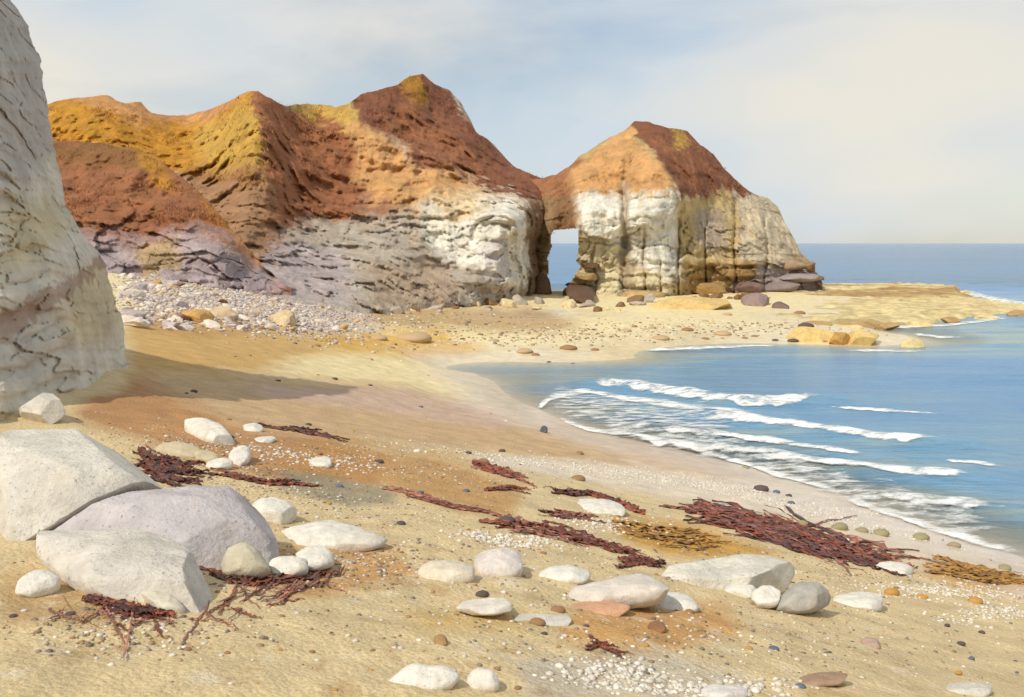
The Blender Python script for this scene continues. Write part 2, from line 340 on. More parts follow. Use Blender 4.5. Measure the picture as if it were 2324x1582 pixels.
mixz(softpoly(wx, wy, [(1050,1032),(1300,1045),(1700,1098),(2000,1165),(2200,1230),(2330,1270),(2330,1285),(2100,1240),(1900,1200),(1600,1150),(1300,1090),(1100,1060)], 12), s2l(230, 216, 196), .85)
mixz(softpoly(wx, wy, [(1380,1170),(1560,1190),(1700,1230),(1780,1260),(1500,1265),(1400,1230)], 16), s2l(206, 152, 54), .85)
mixz(softpoly(wx, wy, [(2080,1262),(2330,1290),(2400,1330),(2330,1345),(2200,1345),(2100,1310)], 16), s2l(204, 148, 46), .9)
mixz(softpoly(wx, wy, [(1300,1390),(1640,1375),(1680,1440),(1480,1490),(1260,1460)], 26), s2l(208, 150, 76), .75)
mixz(softpoly(wx, wy, [(900,1390),(1180,1400),(1240,1440),(960,1440)], 24), s2l(214, 176, 92), .6)
mixz(softpoly(wx, wy, [(560,1250),(900,1240),(940,1320),(700,1360),(560,1330)], 22), s2l(202, 148, 84), .75)
mixz(softpoly(wx, wy, [(0,1300),(240,1320),(260,1420),(0,1420)], 24), s2l(188, 146, 88), .6)
mixz(softpoly(wx, wy, [(1180,1500),(1480,1490),(1700,1540),(1650,1582),(1200,1582)], 20), s2l(200, 192, 178), .6)
mixz(softpoly(wx, wy, [(720,760),(1000,750),(1100,800),(960,815),(760,800)], 16), s2l(216, 166, 62), .75)
mixz(softpoly(wx, wy, [(700,700),(1200,700),(1330,740),(1250,760),(900,745),(700,740)], 18), s2l(182, 146, 96), .8)
mixz(softpoly(wx, wy, [(280,600),(620,610),(820,690),(860,760),(640,760),(300,740)], 18), s2l(204, 188, 176), .85)  # scree tone: chalk colour with part of its shade painted in
mixz(softpoly(wx, wy, [(300,715),(560,720),(640,760),(420,770),(300,750)], 14), s2l(196, 150, 82), .7)
speck = fbm(q3*6.5+2, 3)
nearf = 1-sstep(7, 12, np.hypot(X*1.5, Y))
mixz(sstep(.30, .5, speck)*nearf, s2l(176, 138, 88), .45)
mixz(sstep(.34, .55, fbm(q3*5.1+77, 3))*nearf, s2l(232, 220, 196), .5)
wet = (1-sstep(.10, .72, Z+.12*fbm(q3*.6, 3)))
mixz(wet*(1-.75*sstep(36, 48, Y)), s2l(222, 205, 190), .7)
beach = tag(mesh('beach', TV.reshape(-1, 3), grid_faces(*X.shape)[:, ::-1], M_sand, col=sand.reshape(-1, 3), attrs={'wet': wet.ravel()}), kind='structure')

# ------------------------------------------------------------------ sea
BREAK = []   # crest lines: list of (world polyline, height, width)
FOAM = [  # picture points, half width, crest height, solidity
    ([(1330,868),(1440,878),(1560,896),(1680,913),(1800,912),(1900,905)], 6, .16, 1),
    ([(1600,940),(1690,954),(1800,970),(1900,985),(2040,1002),(2180,1008)], 5, .13, 1),
    ([(1470,972),(1590,988),(1740,1006),(1880,1030),(2000,1046)], 5, .10, 1),
    ([(1440,1000),(1540,1016),(1640,1024),(1750,1036),(1900,1060),(2120,1080),(2250,1084)], 6, .10, 1),
    ([(1980,1125),(2070,1138),(2180,1148),(2340,1168)], 7, .08, 1),
    ([(1900,1128),(2010,1162),(2080,1188),(2160,1214),(2240,1236),(2340,1262)], 11, .02, 1),
    ([(1215,930),(1250,902),(1330,888),(1420,905),(1520,918),(1640,932),(1760,940)], 6, .03, 1),
    ([(1260,945),(1330,974),(1420,988),(1560,1015),(1700,1056),(1850,1098),(1960,1132)], 6, .0, 1),
    ([(2170,655),(2240,676),(2330,692),(2420,700)], 6, .15, 1),
    ([(1990,744),(2110,740),(2220,729),(2340,717)], 3, .03, 1),
    ([(1440,796),(1560,790),(1700,784),(1820,786)], 3, .0, 1),
    ([(1900,793),(2040,798),(2140,796)], 2.5, .0, 1),
    ([(2060,757),(2130,766),(2230,764)], 2.5, .03, 1),
    ([(1860,925),(2020,936),(2200,946)], 2.5, .04, 1),
    ([(2140,1050),(2210,1054),(2330,1066)], 3, .03, 1),
    ([(1230,900),(1330,925),(1450,945),(1600,962),(1740,975)], 26, .0, .57),
    ([(1340,960),(1480,985),(1640,1020),(1800,1066),(1950,1105)], 22, .0, .61),
    ([(1800,1085),(1960,1118),(2120,1165),(2340,1225)], 26, .0, .57),
]
def wave(x, y):
    d = np.hypot(x, y); q = np.stack([x*.35, y*.8, 0*x], -1)
    z = (.035+.06*sstep(20, 60, d))*fbm(q*.9, 3)+.012*fbm(q*3.1+7, 2)*(1-sstep(30, 80, d))*(1-sstep(200, 900, d))
    for pts, w, h, sol in FOAM:
        if h <= 0: continue
        w3 = np.array([sea_pt(*p) for p in pts])
        for a, b in zip(w3[:-1], w3[1:]):
            ab = b[:2]-a[:2]; L2 = ab@ab; t = np.clip(((x-a[0])*ab[0]+(y-a[1])*ab[1])/L2, 0, 1)
            dd = np.hypot(x-a[0]-t*ab[0], y-a[1]-t*ab[1]); z = np.maximum(z, z*.3+h*np.exp(-(dd/.55)**2))
    return z
sy = np.r_[np.linspace(-20, 9, 12), np.geomspace(9.5, 140, 420), np.geomspace(150, 30000, 60)]
sx = np.r_[-np.geomspace(30000, 24, 40), np.linspace(-22, -4, 20), np.linspace(-3.6, 36, 300), np.linspace(37, 70, 40), np.geomspace(73, 30000, 40)]
SX, SY = np.meshgrid(sx, sy)
SZ = wave(SX, SY); DEP = np.where((SY < 160) & (np.abs(SX) < 80), -ground_z(np.clip(SX, -80, 80), np.clip(SY, -20, 160), False), 4.0)
DEP = np.where((SY > 118) & (SY < 160), np.maximum(DEP, (SY-118)*.1), DEP)
SZ = SZ*sstep(-.02, .35, DEP)+0*SX
tag(mesh('sea', np.stack([SX, SY, SZ], -1).reshape(-1, 3), grid_faces(*SX.shape)[:, ::-1], M_sea, attrs={'depth': np.clip(DEP, 0, 4).ravel()}), kind='structure')
sea = bpy.data.objects['sea']
for pts, w, h, sol in FOAM:
    pts = np.array(pts, float); t = np.linspace(0, len(pts)-1, 140)
    px = np.interp(t, range(len(pts)), pts[:, 0]); py = np.interp(t, range(len(pts)), pts[:, 1])+3.5*fbm(np.stack([t*2.2+w, 0*t+h*9, 0*t], -1), 3)
    u = np.linspace(-1, 1, 13); env = np.minimum(1, np.minimum(t/.5+.15, (t[-1]-t)/1.0+.08))
    jag = 1+.5*fbm(np.stack([px*.02, py*.02, 0*px], -1), 3)
    PXf = px[:, None]+0*u; PYf = py[:, None]+(u*w*1.9)[None]*(env*jag)[:, None]
    p = sea_pt(PXf, PYf); gz = np.maximum(wave(p[..., 0], p[..., 1]), ground_z(p[..., 0], p[..., 1]))
    p[..., 2] = gz+.012+.03*(1-np.abs(u))[None]
    vv_ = (u+1)/2; prof = vv_**.7*np.minimum(1, (1-vv_)*5) if sol == 1 else sol*(1-np.abs(u)**4)
    edge = prof[None]*np.minimum(1, env*1.2)[:, None]
    mesh('foam_streak', p.reshape(-1, 3), grid_faces(140, 13), M_foam, sea, attrs={'edge': edge.ravel()})

# ------------------------------------------------------------------ solid relief: front skin, back skin, joined all round
def relief(name, PX, PY, D, TH, colr, mat, hole=None, cap=None):
    nr, nc = PX.shape
    fr = P(PX, PY, D).reshape(-1, 3); bk = P(PX, PY, D+TH).reshape(-1, 3)
    keep = np.ones((nr-1, nc-1), bool) if hole is None else ~hole
    i = np.arange(nr*nc).reshape(nr, nc); n = nr*nc
    q = np.stack([i[:-1, :-1], i[:-1, 1:], i[1:, 1:], i[1:, :-1]], -1)
    cid = np.zeros((nr-1, nc-1), int) if cap is None else cap.astype(int)
    f = [q[keep], q[keep][:, ::-1]+n]; ids = [cid[keep], cid[keep]]
    k = np.pad(keep, 1); ce = np.pad(cid, 1, mode='edge')
    def wall(mask, a, b, c):             # edges where solid meets empty
        a = a[mask]; b = b[mask]; f.append(np.stack([a, b, b+n, a+n], -1)); ids.append(c[mask])
    hz = k[:-1, 1:-1] != k[1:, 1:-1]; wall(hz, i[:, :-1], i[:, 1:], np.minimum(ce[:-1, 1:-1], ce[1:, 1:-1]))
    vt = k[1:-1, :-1] != k[1:-1, 1:]; wall(vt, i[:-1, :], i[1:, :], np.minimum(ce[1:-1, :-1], ce[1:-1, 1:]))
    f = np.concatenate(f); ids = np.concatenate(ids); vv = np.r_[fr, bk]; cc = np.r_[colr.reshape(-1, 3), colr.reshape(-1, 3)]
    import bmesh
    def one(nm, ff, parent=None):
        use = np.unique(ff); remap = np.full(len(vv), -1); remap[use] = np.arange(len(use))
        off = np.array(parent.location) if parent else 0
        o = mesh(nm, vv[use]-off, remap[ff], mat, parent, col=cc[use])
        bm = bmesh.new(); bm.from_mesh(o.data)
        bmesh.ops.remove_doubles(bm, verts=bm.verts, dist=.004)
        bmesh.ops.recalc_face_normals(bm, faces=bm.faces); bm.to_mesh(o.data); bm.free()
        return o
    if cap is None: return one(name, f)
    root = empty(name, [float(vv[:, 0].mean()), float(vv[:, 1].mean()), 0.0])
    one('chalk_wall', f[ids == 0], root); one('clay_cap', f[ids == 1], root)
    return root
def line(pts):
    a = np.array(pts, float); return lambda x: np.interp(x, a[:, 0], a[:, 1])
def zones(px, py, base, zs, p3, warp=21, ws=.3):
    wx = px+warp*fbm(p3*ws, 4)+warp*.55*fbm(p3*ws*4+5, 3); wy = py+warp*fbm(p3*ws+31, 4)+warp*.9*fbm(p3*ws*np.array([6, 6, 2])+55, 3)
    c = np.empty(px.shape+(3,)); c[:] = base
    for poly, colr, soft, a in zs:
        m = (softpoly(wx, wy, poly, soft)*a)[..., None]; c = c*(1-m)+colr*m
    return c
def build(name, cols, base, crest, nrows, dctl, thick, base_col, zs, mat, noise=(.9, .35), ledge=None, hole_poly=None, below=45, crest_noise=3.5, lam=1e-3, cap_poly=None, rill=.8, streak=.3, block=1.0):
    v = np.r_[np.linspace(-.12, -.01, 12), np.linspace(0, 1, nrows)]; nrows = len(v)
    PX = np.repeat(cols[None], nrows, 0); b = base(cols)[None]; c = crest(cols)+crest_noise*fbm(np.stack([cols*.06, 0*cols, 0*cols], -1), 4)
    PY = b+(c[None]-b)*np.maximum(v, 0)[:, None]+below*np.maximum(-v, 0)[:, None]/.12
    d = TPS([(a[0], a[1]) for a in dctl], [a[2] for a in dctl], lam); D = d(PX, PY)
    p = P(PX, PY, D); n = fbm(p*np.array([.16, .16, .13]), 4, ridged=True)*noise[0]+fbm(p*.9, 4)*noise[1]+.14*fbm(p*3.1, 3)+rill*fbm(p*np.array([.55, .3, .10])+60, 4, ridged=True)*sstep(0, .4, v)[:, None]+.34*quant(2.2*fbm(p*np.array([.7, .7, 1.1])+90, 2))/2.2*(1-sstep(.25, .6, v))[:, None]
    n *= .35+.65*np.clip((1-v)*6, 0, 1)[:, None]
    pw = p+.35*np.stack([fbm(p*.8, 2), fbm(p*.8+9, 2), fbm(p*.8+19, 2)], -1)
    cv, cg = cells(pw*np.array([.36, .36, .95]), 3); cv2, cg2 = cells(pw*np.array([.95, .95, 2.3]), 8); ck = sstep(-.1, .35, fbm(p*.22+71, 3))
    rock = np.clip(1.25-sstep(.35, .62, v)[:, None]*1.0, 0, 1)
    n = n*(.55+.45*(1-rock))+rock*block*(.42*cv+.24*cv2-.22*ck*(1-sstep(0, .07, cg))-.06*ck*(1-sstep(0, .1, cg2)))
    if ledge is not None: n = n+ledge(PX, PY, p)
    D = D-n
    p = P(PX, PY, D)
    TH = thick(PX, np.clip(v, 0, 1)[:, None]+0*PX)
    hole = None
    if hole_poly is not None:
        cx = (PX[:-1, :-1]+PX[1:, 1:])/2; cy = (PY[:-1, :-1]+PY[1:, 1:])/2; hole = inpoly(cx, cy, hole_poly)
    cap = None
    if cap_poly is not None:
        cx = (PX[:-1, :-1]+PX[1:, 1:])/2; cy = (PY[:-1, :-1]+PY[1:, 1:])/2; cap = inpoly(cx, cy+6*fbm(p[:-1, :-1]*.5, 3), cap_poly)
    col_ = zones(PX, PY, base_col, zs, p)
    st = sstep(.22, .5, fbm(p*np.array([1.3, 1.3, .13])+21, 4))*sstep(.30, .42, col_[..., 2])*streak      # iron stains running down the chalk
    col_ = col_*(1-st[..., None])+s2l(190, 158, 108)*st[..., None]
    jt = sstep(.42, .56, fbm(p*np.array([.9, .9, .9])+121, 4, ridged=True))*.45*streak; col_ = col_*(1-jt[..., None])+s2l(112, 86, 62)*jt[..., None]
    SURF[name] = (p, col_, v)
    return relief(name, PX, PY, D, TH, col_, mat, hole, cap)
SURF = {}
def strata(amp, per, lo=0.0):
    def f(px, py, p):
        z = p[..., 2]+.10*p[..., 0]*.3+.5*fbm(p*.12, 2); s = np.abs(((z/per) % 1)-.5)*2
        return amp*(sstep(.15, .45, s)-.6)*sstep(-6, 0, 6-p[..., 2]+2*fbm(p*.1+8, 2)+6*0)
    return f

ochre = s2l(204, 146, 52); ochre2 = s2l(214, 176, 90); clay = s2l(172, 114, 78); clay2 = s2l(146, 95, 70); orange = s2l(226, 174, 116); chalk = s2l(250, 244, 228)
cream = s2l(244, 230, 190); grey = s2l(204, 190, 172); lilac = s2l(198, 184, 188); olive = s2l(168, 136, 80); buff = s2l(196, 170, 122); brown = s2l(142, 110, 76); gold = s2l(206, 164, 78)  # grey and lilac: chalk colour mixed with some painted shade

# back hill and main headland
crest_m = line([(60,262),(95,240),(130,228),(215,218),(245,218),(285,235),(320,232),(345,258),(420,262),(470,250),(520,228),(560,208),(585,206),(620,228),(650,240),(690,236),(730,238),(760,244),(790,236),(820,214),
                (870,200),(905,190),(930,172),(960,168),(985,190),(1020,206),(1045,230),(1062,262),(1080,298),(1120,328),(1150,362),(1172,382),(1200,394),(1235,404)])
base_m = line([(60,640),(600,640),(700,665),(820,694),(900,700),(1000,698),(1100,690),(1200,688),(1235,686)])
dm = [(60,250,90),(300,235,92),(450,258,96),(575,215,82),(590,300,76),(600,400,71),(400,350,84),(200,300,84),(300,420,74),(500,430,72),(60,640,64),(300,640,62),(640,650,57),
      (640,300,82),(700,245,94),(700,400,81),(780,300,90),(820,230,94),(930,175,102),(900,330,90),(830,420,84),(760,520,74),(1000,250,103),(1060,330,97),(1150,390,98),(1220,402,97),
      (980,420,83.5),(900,560,73),(820,690,58),(1000,690,68),(1050,480,80.5),(1150,470,80.5),(1185,520,79.5),(1180,640,78.5),(1100,690,74),(1215,560,88),(1215,686,87),(1225,430,93),(980,600,74),(1040,560,77.5),(700,600,64)]
zm = [([(60,180),(600,180),(600,400),(560,430),(420,400),(300,370),(60,380)], ochre, 10, 1),
      ([(420,300),(600,220),(600,410),(470,400)], ochre2, 22, .75),
      ([(140,200),(350,215),(480,240),(585,200),(470,275),(350,285),(200,245)], s2l(216,160,110), 10, .8),
      ([(380,390),(640,380),(660,520),(560,620),(420,440)], s2l(176,128,84), 26, .85),
      ([(568,215),(590,205),(660,245),(790,240),(830,290),(800,330),(830,400),(800,480),(700,520),(640,520),(600,400),(592,300)], clay, 6, 1),
      ([(640,232),(790,226),(830,210),(845,290),(800,300),(770,275),(700,272)], ochre2, 8, .85),
      ([(800,215),(930,160),(970,160),(1070,270),(1180,380),(1260,400),(1260,460),(1180,450),(1060,400),(950,370),(900,320),(830,300)], clay2, 6, 1),
      ([(845,270),(930,250),(1060,330),(1150,420),(1000,370),(900,320)], clay, 18, .7),
      ([(900,160),(950,160),(975,230),(940,250),(915,205)], ochre, 9, .8),
      ([(600,400),(700,380),(840,390),(920,450),(950,490),(900,500),(780,520),(680,580),(620,580)], clay, 26, .85),
      ([(795,270),(850,300),(940,362),(1060,400),(1100,430),(1175,452),(1190,490),(1000,500),(960,510),(910,470),(840,445),(795,390)], orange, 14, 1),
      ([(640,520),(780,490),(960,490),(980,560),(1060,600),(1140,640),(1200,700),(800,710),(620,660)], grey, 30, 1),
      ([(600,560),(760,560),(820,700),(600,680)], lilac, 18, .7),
      ([(820,600),(1000,590),(1050,690),(850,710)], s2l(198,168,136), 18, .6),
      ([(960,470),(1090,438),(1175,452),(1198,500),(1204,650),(1160,660),(1100,625),(1000,585),(965,530)], chalk, 14, 1),
      ([(950,450),(1080,425),(1120,480),(1000,520)], s2l(240,212,164), 26, .8),
      ([(1095,570),(1130,530),(1155,560),(1150,640),(1105,630)], s2l(212,202,202), 10, .6),
      ([(1192,460),(1300,440),(1300,720),(1195,720)], brown, 6, .9)]  # brown paints in the shade of the face turned away from the sun
main_cols = np.arange(60, 1236, 3.0)
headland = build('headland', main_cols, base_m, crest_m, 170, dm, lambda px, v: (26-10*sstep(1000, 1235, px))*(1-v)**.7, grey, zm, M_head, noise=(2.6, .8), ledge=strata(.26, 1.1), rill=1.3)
tag(headland, kind='structure')

# near spur, brown, in front of the ochre hill
crest_s = line([(60,312),(110,318),(200,322),(300,336),(350,352),(400,392),(440,425),(480,462),(520,512),(560,560),(600,606),(640,640),(665,655)])
base_s = line([(60,640),(300,632),(480,632),(600,645),(665,668)])
ds = [(60,315,66),(200,325,66),(350,352,64),(480,462,60),(600,606,57),(60,640,50),(300,635,51),(480,635,53),(660,665,56),(250,480,57),(400,520,56),(150,520,54),(500,560,55),(330,420,61)]
zs_ = [([(60,320),(330,325),(360,370),(330,390),(60,360)], s2l(146,108,64), 10, .8),
       ([(300,330),(370,360),(400,440),(350,420)], ochre, 10, .8),
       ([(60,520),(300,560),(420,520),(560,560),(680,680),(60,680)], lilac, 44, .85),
       ([(300,560),(400,540),(420,600),(320,640)], ochre2, 18, .6),
       ([(440,420),(500,470),(620,600),(590,620),(480,500)], s2l(196,136,70), 8, .7)]
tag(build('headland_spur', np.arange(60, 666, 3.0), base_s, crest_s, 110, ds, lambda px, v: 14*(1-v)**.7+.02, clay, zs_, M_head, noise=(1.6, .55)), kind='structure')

# sea arch and stack
crest_a = line([(1180,420),(1200,408),(1230,403),(1260,396),(1290,380),(1320,352),(1360,325),(1400,304),(1430,285),(1440,276),(1475,278),(1500,284),(1530,292),(1560,298),(1590,330),(1620,350),(1640,378),(1665,402),(1700,436),(1740,446),(1765,470),(1785,510),(1808,552),(1815,568),(1838,596),(1842,606),(1862,628),(1866,640)])
base_a = line([(1180,692),(1300,694),(1420,690),(1540,675),(1660,672),(1760,660),(1866,648)])
da = [(1180,690,88),(1250,690,86),(1180,430,94),(1230,405,94),(1250,520,87),(1290,385,92),(1310,690,85),(1310,520,84.5),(1310,450,86),(1400,690,83),(1400,480,85),(1380,340,92),(1440,280,96),
      (1416,560,85.8),(1416,420,88.5),(1416,680,84.2),(1470,690,83),(1480,480,84.5),(1490,340,91),(1535,450,86),(1535,660,84.5),(1550,520,88),(1550,670,87),(1600,460,92),(1560,300,99),(1650,400,98),(1640,560,91.5),(1640,670,90),
      (1700,440,99),(1740,560,95),(1740,660,93),(1800,560,99),(1860,645,98),(1790,640,95)]
za = [([(1180,380),(1320,340),(1310,460),(1290,540),(1180,520)], clay, 8, .9),
      ([(1200,450),(1300,440),(1290,520),(1240,530),(1240,700),(1190,700)], brown, 8, .8),  # shaded face beside the opening, its shade put in as brown
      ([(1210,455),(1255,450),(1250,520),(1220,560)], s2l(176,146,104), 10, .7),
      ([(1290,390),(1440,270),(1450,340),(1510,380),(1520,450),(1460,440),(1300,450)], orange, 14, 1),
      ([(1296,440),(1420,435),(1520,440),(1545,460),(1545,640),(1500,640),(1420,600),(1400,560),(1310,520)], chalk, 14, 1),
      ([(1310,540),(1400,560),(1410,620),(1490,620),(1530,650),(1530,700),(1300,700)], cream, 12, .8),
      ([(1408,390),(1420,375),(1430,470),(1436,690),(1404,690),(1411,520)], s2l(190,170,142), 4, .75),
      ([(1425,285),(1440,262),(1560,280),(1610,330),(1720,440),(1640,450),(1545,460),(1520,420),(1490,350)], clay2, 5, 1),
      ([(1480,300),(1560,330),(1640,420),(1570,420),(1510,360)], clay, 12, .6),
      ([(1525,288),(1556,290),(1560,325),(1535,330)], gold, 5, .8),
      ([(1545,445),(1660,440),(1680,690),(1545,690)], s2l(214,188,134), 10, .9),
      ([(1660,440),(1760,440),(1830,560),(1800,600),(1680,590)], s2l(222,206,178), 10, .9),
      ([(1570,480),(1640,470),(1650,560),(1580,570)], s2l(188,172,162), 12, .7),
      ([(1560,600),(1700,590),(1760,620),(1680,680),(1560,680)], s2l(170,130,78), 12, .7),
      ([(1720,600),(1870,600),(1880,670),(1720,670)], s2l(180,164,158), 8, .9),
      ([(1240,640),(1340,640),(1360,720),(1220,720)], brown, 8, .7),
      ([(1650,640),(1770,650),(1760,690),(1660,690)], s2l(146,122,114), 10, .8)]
arch = [(1256,522),(1312,518),(1314,560),(1308,592),(1318,604),(1306,622),(1296,640),(1288,662),(1284,720),(1250,720),(1242,660),(1240,640),(1246,612),(1243,585),(1252,560),(1250,535)]
def arch_ledge(px, py, p):
    a = strata(.55, .95)(px, py, p)
    w = sstep(1540, 1700, px); low = sstep(560, 610, py)
    a = a*(.6+.8*fbm(p*.35+70, 2))
    return a*(.12+.55*low+.9*w*low)+(.7*low*sstep(1600, 1660, px)*(1-sstep(1770, 1800, px)))-.9*np.exp(-((px-1416-8*fbm(p*.5, 2))/7)**2)*sstep(380, 440, py)-sum(dd*np.exp(-((px-q-7*fbm(p*.6+q, 2))/3.2)**2)*sstep(t0, t0+40, py) for q, dd, t0 in ((1462, .7, 500), (1502, .6, 560), (1538, .9, 470), (1348, .6, 540), (1600, .7, 470), (1668, .9, 450), (1738, .7, 470)))
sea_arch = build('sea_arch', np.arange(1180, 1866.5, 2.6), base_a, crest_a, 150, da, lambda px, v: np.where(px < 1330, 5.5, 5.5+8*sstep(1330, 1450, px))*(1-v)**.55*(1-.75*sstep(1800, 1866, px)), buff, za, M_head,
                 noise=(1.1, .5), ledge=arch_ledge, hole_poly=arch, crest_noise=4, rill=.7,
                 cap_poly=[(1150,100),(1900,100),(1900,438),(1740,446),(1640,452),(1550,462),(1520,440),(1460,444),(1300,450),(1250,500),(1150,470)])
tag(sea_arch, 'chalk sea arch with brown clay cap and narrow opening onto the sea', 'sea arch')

def chip_np(seed, sub, cuts=9, lo=.62, hi=.9):
    import bmesh
    bm = bmesh.new(); bmesh.ops.create_icosphere(bm, subdivisions=sub, radius=1)
    v = np.array([q.co for q in bm.verts]); f = np.array([[q.index for q in a.verts] for a in bm.faces]); bm.free()
    lr = np.random.default_rng(seed)
    for k in range(cuts):
        n = lr.normal(size=3); n /= np.linalg.norm(n); d = lr.uniform(lo, hi); v = v-n*np.maximum(v@n-d, 0)[:, None]
    v = v*(1+.06*fbm(v*2+seed, 3))[:, None]
    return v, f
def ledge_block(px, py, w, h, c, seed):
    d = TPS([(a[0], a[1]) for a in da], [a[2] for a in da], 1e-3); D = float(d(px, py))-.5; v, f = chip_np(seed, 3, 10, .55, .85)
    v = np.sign(v)*np.abs(v)**.75*np.array([w/2/F*D, 1.3, h/2/F*D])
    mesh('ledge', v+P(px, py, D)-np.array(sea_arch.location), f, M_head, sea_arch, col=np.repeat(np.asarray(c)[None], len(v), 0), smooth=False)
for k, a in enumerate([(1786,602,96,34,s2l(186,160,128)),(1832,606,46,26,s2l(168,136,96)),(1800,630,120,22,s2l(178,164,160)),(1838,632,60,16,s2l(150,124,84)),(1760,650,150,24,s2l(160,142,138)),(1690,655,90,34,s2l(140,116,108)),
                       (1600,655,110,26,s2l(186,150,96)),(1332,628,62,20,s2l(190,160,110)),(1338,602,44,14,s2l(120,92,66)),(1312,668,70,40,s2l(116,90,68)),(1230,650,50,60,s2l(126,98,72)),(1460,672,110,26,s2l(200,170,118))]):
    ledge_block(*a, 40+k)

# near cliff on the left
Rr = line([(-900,-260),(-700,-160),(-400,-70),(-200,-20),(0,20),(60,60),(120,86),(175,100),(230,108),(300,112),(330,118),(400,138),(470,155),(520,180),(570,220),(605,244),(660,262),(740,276),(820,292),(870,306),(910,322),(1000,340)])
rows = np.r_[np.arange(1010, -10, -3.2), np.linspace(-12, -130, 30)]; uu = 1-(1-np.linspace(0, 1, 300))**2.0
right = Rr(rows)+9*quant(2.2*fbm(np.stack([rows*.022, 0*rows, 0*rows], -1), 3))/2.2+4*fbm(np.stack([rows*.06, 0*rows, 0*rows+5], -1), 3)
left = -1150.0
PX = left+(right[:, None]-left)*uu[None]; PY = rows[:, None]+0*uu[None]
# wall recedes from beside the viewer to the corner
Dn = np.interp(PX, [-1150, -600, 0, 320], [7.2, 8.6, 12.4, 16.6])+sstep(.88, 1.0, uu)[None]**2*2.2+(980-PY)*.0042
PYb = PY
p = P(PX, PY, Dn); rot = np.stack([p[..., 0]*.8+p[..., 2]*.7, p[..., 1], -p[..., 0]*.7+p[..., 2]*1.6], -1)
bed = rot[..., 2]+.35*fbm(p*.5, 3); bs = (bed/.62+.25*fbm(p*.8+12, 2)) % 1
blk = quant(2.6*fbm(rot*np.array([.7, .7, 1.1])+33, 2))/2.6
cw_ = rot+.22*np.stack([fbm(p*1.3, 2), fbm(p*1.3+9, 2), fbm(p*1.3+19, 2)], -1)
c1, g1 = cells(cw_*np.array([.55, .55, 1.7]), 5); c2, g2 = cells(cw_*np.array([1.5, 1.5, 4.6]), 11); ck = sstep(-.05, .35, fbm(p*.6+71, 3))
rel = .22*c1+.10*c2-.15*ck*(1-sstep(0, .05, g1))-.035*ck*(1-sstep(0, .08, g2))+.30*fbm(rot*.42, 4, ridged=True)+.20*(sstep(.0, .22, bs)-sstep(.55, 1., bs)*.8)+.08*blk+.05*fbm(rot*np.array([1.2, 1.2, 3.4]), 4, ridged=True)+.05*fbm(p*3.2, 3)
Dn = Dn-.62*rel*(.35+.65*np.clip((1-uu)*8, 0, 1))[None]
TH = (7.0*(1-uu)**.6)[None]*np.clip((PY+130)/220, 0, 1)**.6
p = P(PX, PY, Dn)
zc = [([(-1200,-500),(200,-500),(130,330),(60,420),(-1200,520)], s2l(188,178,170), 30, .75),
      ([(0,480),(120,450),(150,520),(60,600),(0,640)], s2l(214,194,140), 24, .6),
      ([(180,600),(260,610),(270,760),(200,800),(130,760)], s2l(212,190,140), 26, .6),
      ([(-10,720),(120,650),(260,560),(262,590),(140,690),(0,790)], s2l(164,124,104), 6, .6),
      ([(-300,820),(100,760),(100,860),(-300,980)], s2l(198,190,180), 30, .6)]
tag(relief('cliff', PX, PY, Dn, TH, zones(PX, PY, s2l(224,214,194), zc, p, warp=26, ws=1.1), M_cliff), kind='structure')

# reef: low rock ledge running out to sea
rp_ = [(1640,712),(1760,735),(1900,742),(1990,744),(2140,731),(2330,714),(2440,704),(2420,699),(2330,696),(2260,680),(2200,662),(2160,652),(2050,650),(1900,656),(1830,656),(1700,676)]
rw = np.array([sea_pt(*a)[:2] for a in rp_])
gx = np.linspace(rw[:, 0].min()-2, rw[:, 0].max()+2, 230); gy = np.linspace(rw[:, 1].min()-2, rw[:, 1].max()+2, 170)
GX, GY = np.meshgrid(gx, gy); g3 = np.stack([GX, GY, 0*GX], -1)
ins = softpoly(GX+1.6*fbm(g3*.3, 3), GY+2.4*fbm(g3*.3+9, 3), rw.tolist(), 1.8, 16)
top = .26+.26*fbm(g3*np.array([.07, .16, 0]), 3)+.35*sstep(84, 100, GY)*sstep(50, 34, GX); top = np.round(top/.16)*.16*.7+top*.3
GZ = -.55+ins*(.55+top)+.14*fbm(g3*.9, 4)*ins+.14*fbm(g3*np.array([.6, 1.2, 0])+5, 4, ridged=True)*-ins
band = sstep(.0, .4, fbm(g3*np.array([.05, .2, 0])+3, 3)+.5*np.exp(-((GY-86)/6)**2)-.15)
rc = s2l(236,216,160)*(1-band[..., None])+s2l(190,156,104)*band[..., None]
dk = np.maximum(sstep(.1, .45, fbm(g3*np.array([.5, 1.1, 0])+20, 4))*.35, sstep(.25, .6, fbm(g3*np.array([.5, 1.0, 0])+5, 4, ridged=True))*.35)[..., None]*.7; rc = rc*(1-dk)+s2l(140,104,66)*dk
tag(mesh('reef', np.stack([GX, GY, GZ], -1).reshape(-1, 3), grid_faces(*GX.shape)[:, ::-1], M_reef, col=rc.reshape(-1, 3)), kind='structure')

